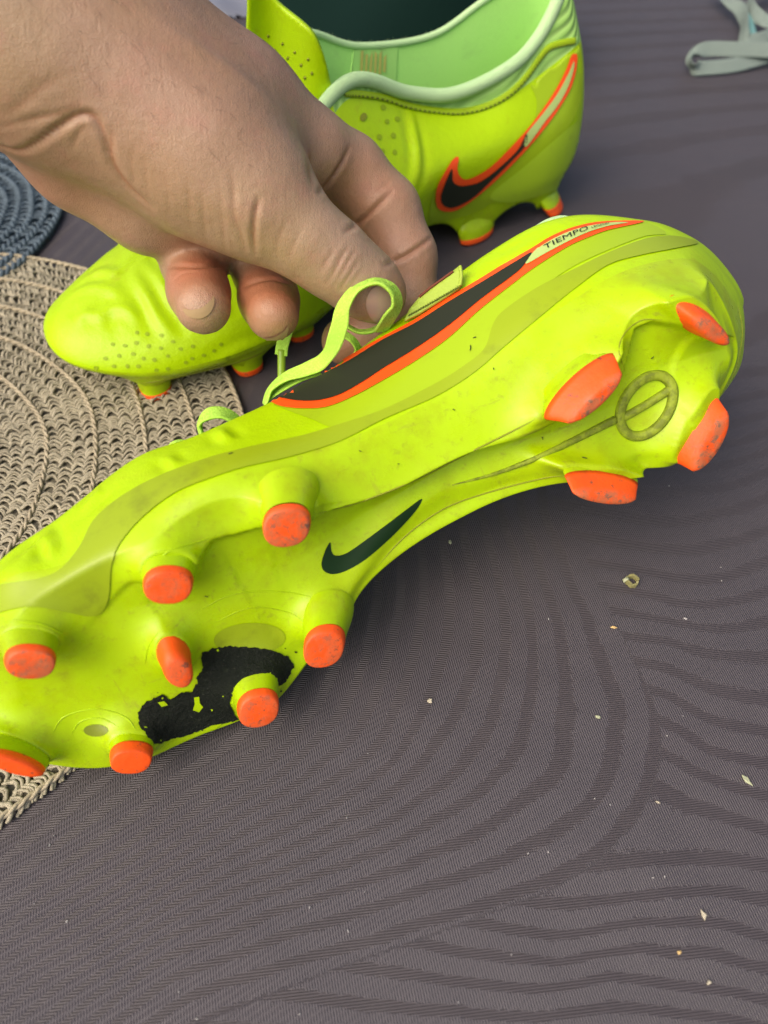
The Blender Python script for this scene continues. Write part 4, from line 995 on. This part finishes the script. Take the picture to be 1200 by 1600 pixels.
# ------------------------------------------------------------------ round woven mats
def woven_mat(name, label, centre, R, rows, sub, pitch, rcord, mat_c, mat_r, keep, z0=.0015, group=None, inner=0.0, strands=1, mat_b=None):
    root = empty(name, label, "placemat", loc=(centre[0], centre[1], 0), group=group)
    c = np.array([centre[0], centre[1]]); roww = R / rows
    ta = np.linspace(0, 2 * np.pi, 160, endpoint=False); Vb = []
    for rr_, z_ in ((R - .004, .0003), (R - .004, .0010), (R * .66, .0010), (R * .33, .0010), (.004, .0010)): Vb += [(rr_ * math.cos(a), rr_ * math.sin(a), z_) for a in ta]
    link("backing", Vb, grid_faces(160, 5), mat_b or mat_c, root, frame=True)
    r6 = np.linspace(0, 2 * np.pi, 6, endpoint=False)[:5]
    sec = np.stack([np.cos(np.linspace(0, 2 * np.pi, 5, endpoint=False)), np.sin(np.linspace(0, 2 * np.pi, 5, endpoint=False))], 1)
    g = np.random.default_rng(3)
    for k in range(rows):
        ro, ri = R - k * roww, R - (k + 1) * roww
        if ro < inner: break
        # twisted cord along the outer edge of the row
        for st in (0, 1):
            n = int(2 * math.pi * ro / .0016); t = np.linspace(0, 2 * np.pi, n, endpoint=False); tw_ = t * ro / .0042 * math.pi + st * math.pi
            rr = ro - .0012 + np.cos(tw_) * rcord * .9 + .0006 * np.sin(t * 9 + k); zz = z0 + .0016 + np.sin(tw_) * rcord * .9
            P = np.stack([rr * np.cos(t), rr * np.sin(t), zz], 1)
            if not keep(P[:, :2] + c).any(): continue
            V, F = sweep(P, sec * rcord * 1.0, [0, 0, 1.0], closed=True)
            link("cord", V, F, mat_r, root, frame=True)
        parts = []
        sw_ = roww / sub
        for q in range(sub):
            r1 = ro - q * sw_; r0 = r1 - sw_ * 1.25
            if r0 < .004: continue
            m = int(2 * math.pi * (r0 + r1) / 2 / pitch)
            for u in range(m):
                a = (u + .5 * (q % 2)) * 2 * math.pi / m + g.normal(0, .12) * pitch / r1
                p0 = c + (r0 + r1) / 2 * np.array([math.cos(a), math.sin(a)])
                if not keep(p0[None])[0]: continue
                s_ = np.linspace(0, 1, 7); bul = (pitch * .95 + g.normal(0, .0003)) * np.sin(np.pi * s_)
                rr = r0 + (r1 - r0) * s_ + g.normal(0, .0002); tt = a + bul / np.maximum(rr, .02)
                zz = z0 + .0012 * np.sin(np.pi * s_) + g.uniform(-.0003, .0005) - .0006 * s_
                P = np.stack([rr * np.cos(tt), rr * np.sin(tt), zz], 1)
                for st in range(strands):
                    P2 = P + [0, 0, g.uniform(-.0003, .0006)]; sh = (st - (strands - 1) / 2) * rcord * 1.3 + g.normal(0, .00025)
                    P2[:, 0] += -np.sin(tt) * sh; P2[:, 1] += np.cos(tt) * sh; P2[:, :2] += g.normal(0, .00018, (7, 2))
                    parts.append(sweep(P2, sec * rcord * g.uniform(.6, 1.15), [0, 0, 1.0], caps=False))
        if parts:
            V, F = merge(parts); o = link("stitching", V, F, mat_c, root, frame=True); o["kind"] = "stuff"
    return root
def raffia(name, c1, c2, c3):
    m = Mat(name, c1, .6, .3)
    m.mix(m.ramp(m.noise(140, 4, .7), .35, .7, 0, .9), c2); m.mix(m.ramp(m.noise(600, 3, .7, m.coord((1, 1, .3))), .5, .75, 0, .6), c3)
    m.bump(m.noise(1500, 3, .6), .5, .0005); return m.m
M_RAF = raffia("raffia", (0.38, 0.335, 0.235, 1), (0.27, 0.235, 0.16, 1), (0.56, 0.49, 0.34, 1)); M_RAF2 = raffia("raffia_cord", (0.42, 0.355, 0.24, 1), (0.30, 0.25, 0.165, 1), (0.55, 0.48, 0.34, 1))
q4 = np.array([on_plane(*q)[:2] for q in ((132,424), (379,600), (368,655), (110,1200), (4,1306))])
Aq = np.column_stack([2 * q4, np.ones(len(q4))]); sol = np.linalg.lstsq(Aq, (q4 ** 2).sum(1), rcond=None)[0]; MC = sol[:2]; MR = math.sqrt(sol[2] + MC @ MC)
inview = lambda lim: (lambda P: P[:, 0] > lim)
woven_mat("placemat", "round beige raffia placemat woven in rings under the toe of the upright boot", MC, MR, 8, 4, .0030, .00066, M_RAF, M_RAF2, lambda P: P[:, 0] > -.30, strands=2, mat_b=raffia('raffia_backing', (0.17, 0.15, 0.105, 1), (0.10, 0.09, 0.06, 1), (0.23, 0.20, 0.14, 1)))
M_BLU = raffia("blue_raffia", (0.085, 0.118, 0.145, 1), (0.05, 0.072, 0.09, 1), (0.16, 0.20, 0.225, 1))
b1, b2, b3 = [on_plane(*q)[:2] for q in ((99,322), (62,395), (0,443))]
Aq = np.column_stack([2 * np.array([b1, b2, b3]), np.ones(3)]); bs = np.linalg.solve(Aq, (np.array([b1, b2, b3]) ** 2).sum(1)); BC = bs[:2]; BR = math.sqrt(bs[2] + BC @ BC)
print("MATS", MC, MR, BC, BR)
if not .08 < BR < .3: BR = .17; mid = (b1 + b3) / 2; d = np.array([-(b3 - b1)[1], (b3 - b1)[0]]); d /= np.linalg.norm(d); d = d if d[0] < 0 else -d; BC = mid + d * math.sqrt(BR ** 2 - ((b3 - b1) @ (b3 - b1)) / 4)
woven_mat("placemat", "round slate-blue woven placemat lying behind the wrist", BC, BR, int(BR / .0075), 1, .0044, .0012, M_BLU, M_BLU, lambda P: P[:, 0] > -.55)

# ------------------------------------------------------------------ grey-green laces lying at the top right
M_GLACE = mat_simple("sage_lace", (0.19, 0.235, 0.205, 1), .9, .3, (0.12, 0.16, 0.14, 1), 300, .5, 1600, .1).m
def tab_pts(L): return [on_plane(x, y, z) for x, y, z in L]
gl = empty("shoelace", "pair of sage grey shoelace loops lying in the top right corner", "shoelace", loc=tuple(on_plane(1160, 80)))
UZ = np.array([0, 0, 1.0])
hor = lambda x, y, z=0: np.array([x, y, z], float)
ribbon("lace_loop", tab_pts([(1290,84,.012), (1200,78,.012), (1150,77,.012), (1105,77,.012), (1082,88,.010), (1080,102,.007), (1100,106,.005), (1150,101,.005), (1200,88,.006), (1290,70,.006)]), .011, .0016, M_GLACE, gl, 90,
   [hor(0,-.7,.7)] * 4 + [hor(-.8,-.4,.4), hor(-.8,-.2,-.5), hor(0,-.6,.8)] + [hor(0,-.6,.8)] * 3, world=True)
ribbon("lace_loop", tab_pts([(1120,-20,.012), (1140,2,.012), (1156,14,.012), (1163,34,.012), (1163,60,.010), (1185,60,.010), (1215,52,.010), (1290,40,.01)]), .010, .0016, M_GLACE, gl, 60, [hor(-.2,-.5,.8), hor(-.2,-.5,.8), hor(-.6,-.5,.6), hor(-1,-.2,.2), hor(-.8,-.2,.5), hor(0,-.5,.8), hor(0,-.5,.8), hor(0,-.5,.8)], world=True)
ribbon("lace_loop", tab_pts([(1290,52,.014), (1215,40,.014), (1180,22,.014), (1172,6,.013), (1185,-10,.012), (1220,-30,.012)]), .010, .0016, M_GLACE, gl, 60, [hor(0,-.5,.8), hor(0,-.5,.8), hor(-.6,-.5,.6), hor(-.9,-.1,.3), hor(-.5,-.2,.8), hor(0,-.5,.8)], world=True)
V, F = sweep(cr(tab_pts([(1170,26,.009), (1172,42,.008), (1176,60,.007)]), 12, False), np.stack([np.cos(t8) * .0036, np.sin(t8) * .0036], 1), UZ); link("aglet", V, F, mat_simple("teal_aglet", (.14, .30, .28, 1), .3, .2).m, gl)

# ------------------------------------------------------------------ invented dark heap and grey sheet behind the standing boot
def lumpy(name, pts_top, fr_rows, mat, label, cat):
    pass
def cloth_heap(name, label, cat, centre, rx, ry, h, seed, mat, fold=9.0, n=70):
    g = np.random.default_rng(seed); u = np.linspace(-1, 1, n); A, B = np.meshgrid(u, u)
    rr = np.sqrt(A ** 2 + B ** 2); z = h * np.clip(1 - rr ** 2.2, 0, 1) ** .6
    for k in range(6):
        a = g.uniform(0, math.pi); z = z + h * .06 * np.sin(fold * (A * math.cos(a) + B * math.sin(a)) + g.uniform(0, 6)) * np.clip(1 - rr, 0, 1) ** .4
    Vv = np.stack([centre[0] + rx * A, centre[1] + ry * B, np.maximum(z, 0) + .001], -1).reshape(-1, 3)
    F = [f for f in grid_faces(n, n, False) if max(rr.ravel()[list(f)]) < 1.02]
    used = sorted({i for f in F for i in f}); mp = {q: i for i, q in enumerate(used)}
    o = link(name, Vv[used], [tuple(mp[i] for i in f) for f in F], mat); tag(o, label, cat); return o
M_HEAP = mat_simple("bottle_green", (0.003, 0.014, 0.011, 1), .85, 0, bump=.3, bscale=300, spec=.08).m
bc = on_plane(590, 16)
cloth_heap("heap", "unidentified dark bottle-green shape behind the open collar of the upright boot", "heap", (.022, .635), .125, .12, .105, 5, M_HEAP)  # invented heap standing in for an unidentified dark green shape
M_SHEET = mat_simple("grey_sheet", (0.17, 0.18, 0.22, 1), .35, .2, (0.09, 0.10, 0.13, 1), 40, .3, 90).m
gc = on_plane(345, 12)
cloth_heap("grey_sheet", "crumpled silver-grey sheet glimpsed above the wrist", "sheet", (gc[0] - .02, gc[1] + .05), .10, .08, .018, 8, M_SHEET, 14)

# ------------------------------------------------------------------ crumbs on the cloth
M_CRUMB = mat_simple("pale_crumb", (0.46, 0.41, 0.30, 1), .8, .4, (.4, .3, .18, 1), 900).m
M_CRUMB2 = mat_simple("greenish_crumb", (0.38, 0.40, 0.25, 1), .8, .5, (.2, .2, .1, 1), 900).m
M_STRAW = mat_simple("straw_chip", (0.62, 0.42, 0.17, 1), .7, .3, (.4, .25, .1, 1), 900).m
M_SPECK = mat_simple("white_speck", (0.40, 0.38, 0.36, 1), .8, 0).m
def crumb(name, label, px, py, lx, ly, h, rot, mat, seed, group=None):
    g = np.random.default_rng(seed); o0 = on_plane(px, py); k = 9
    th = np.sort(g.uniform(0, 2 * np.pi, k)); V = []
    for lev, sc_ in ((.0, .8), (.45, 1.0), (.9, .65)):
        for t in th:
            r = sc_ * g.uniform(.75, 1.15); x, y = r * lx * math.cos(t), r * ly * math.sin(t)
            V.append((x * math.cos(rot) - y * math.sin(rot), x * math.sin(rot) + y * math.cos(rot), h * (lev + g.uniform(-.1, .15) * (lev > 0)) + .0002))
    F = grid_faces(k, 3) + [tuple(range(2 * k, 3 * k)), tuple(range(k - 1, -1, -1))]
    o = link(name, V, F, mat, shade=False); o.location = o0; tag(o, label, "crumb", group); return o
crumb("splinter", "straw-coloured splinter just below the curled husk", 958, 981, .0016, .0005, .0006, -.2, M_STRAW, 2)
crumb("crumb", "white angular crumb on the dark cloth below the waist of the held boot", 672, 1096, .0011, .0009, .0009, .3, M_CRUMB, 3)
crumb("crumb", "tan crumb in the shadow right under the edge of the held boot", 703, 848, .0006, .0011, .0008, .2, M_CRUMB2, 4)
crumb("crumb", "largest pale greenish flake near the right edge of the cloth", 1166, 1220, .0009, .0024, .0010, .5, M_CRUMB2, 5)
crumb("crumb", "upright oval cream flake low on the right of the cloth", 1099, 1430, .0008, .0017, .0009, .1, M_CRUMB, 6)
crumb("crumb", "small mustard crumb below the upright cream flake", 1060, 1489, .0008, .0006, .0006, .6, M_STRAW, 7)
crumb("crumb", "pale crumb lowest on the right of the cloth, by a dark fleck", 1107, 1536, .0009, .0007, .0008, 1., M_CRUMB, 8)
crumb("crumb", "white sliver right of the straw splinter", 1070, 967, .0009, .0004, .0005, -.5, M_SPECK, 9)
crumb("crumb", "grey-green crumb on the outermost light band of the leaf pattern", 934, 1121, .0011, .0006, .0007, -.3, M_CRUMB2, 10)
crumb("crumb", "cream crumb at the tip of the woven leaf pattern", 1027, 1254, .0008, .0005, .0006, -.6, M_CRUMB, 11)
for k, (x, y) in enumerate([(575, 1178), (542, 1278), (544, 1455), (570, 1394), (825, 1334), (856, 1331), (929, 1248), (953, 1258), (857, 968), (1067, 1119), (1042, 1150), (484, 1418), (280, 1550), (308, 1592), (78, 1321), (85, 1306), (468, 1585), (1127, 908), (1126, 887), (1045, 760), (958, 165), (1015, 228), (1020, 1372), (1038, 1370), (716, 1566), (55, 1412), (105, 1440), (799, 1492)]):
    crumb("crumb", "tiny white speck, one of many scattered loose on the dark cloth", x, y, .00022 + .00014 * (k % 3), .00025, .0003, k, M_SPECK, 20 + k, "tiny white specks on the cloth")
hp = on_plane(986, 911)
t24 = np.linspace(0, 2 * np.pi, 22)
Pp = np.stack([hp[0] + .0021 * np.cos(t24) * (1 + .15 * np.sin(3 * t24)), hp[1] + .0021 * np.sin(t24), .0012 + .0004 * np.sin(2 * t24) + .0004 * np.cos(5 * t24)], 1)
V, F = sweep(Pp, np.array([(-.0003, -.0011), (.0003, -.0011), (.0005, .0011), (-.0003, .0011)]), UZ); hk = link("husk", V, F, mat_simple("husk", (.27, .25, .10, 1), .6, .6, (.07, .06, .02, 1), 900).m, shade=False); tag(hk, "curled ring-shaped olive husk on the cloth right of the held boot", "husk")
V, F = sweep(cr([(hp[0] - .0015, hp[1] + .001, .002), (hp[0] - .0024, hp[1] + .0004, .0022), (hp[0] - .0034, hp[1] + .0001, .0012)], 8, False), np.array([(-.0007, -.0002), (.0007, -.0002), (.0007, .0002), (-.0007, .0002)]), UZ); link("flap", V, F, M_CRUMB2, hk)
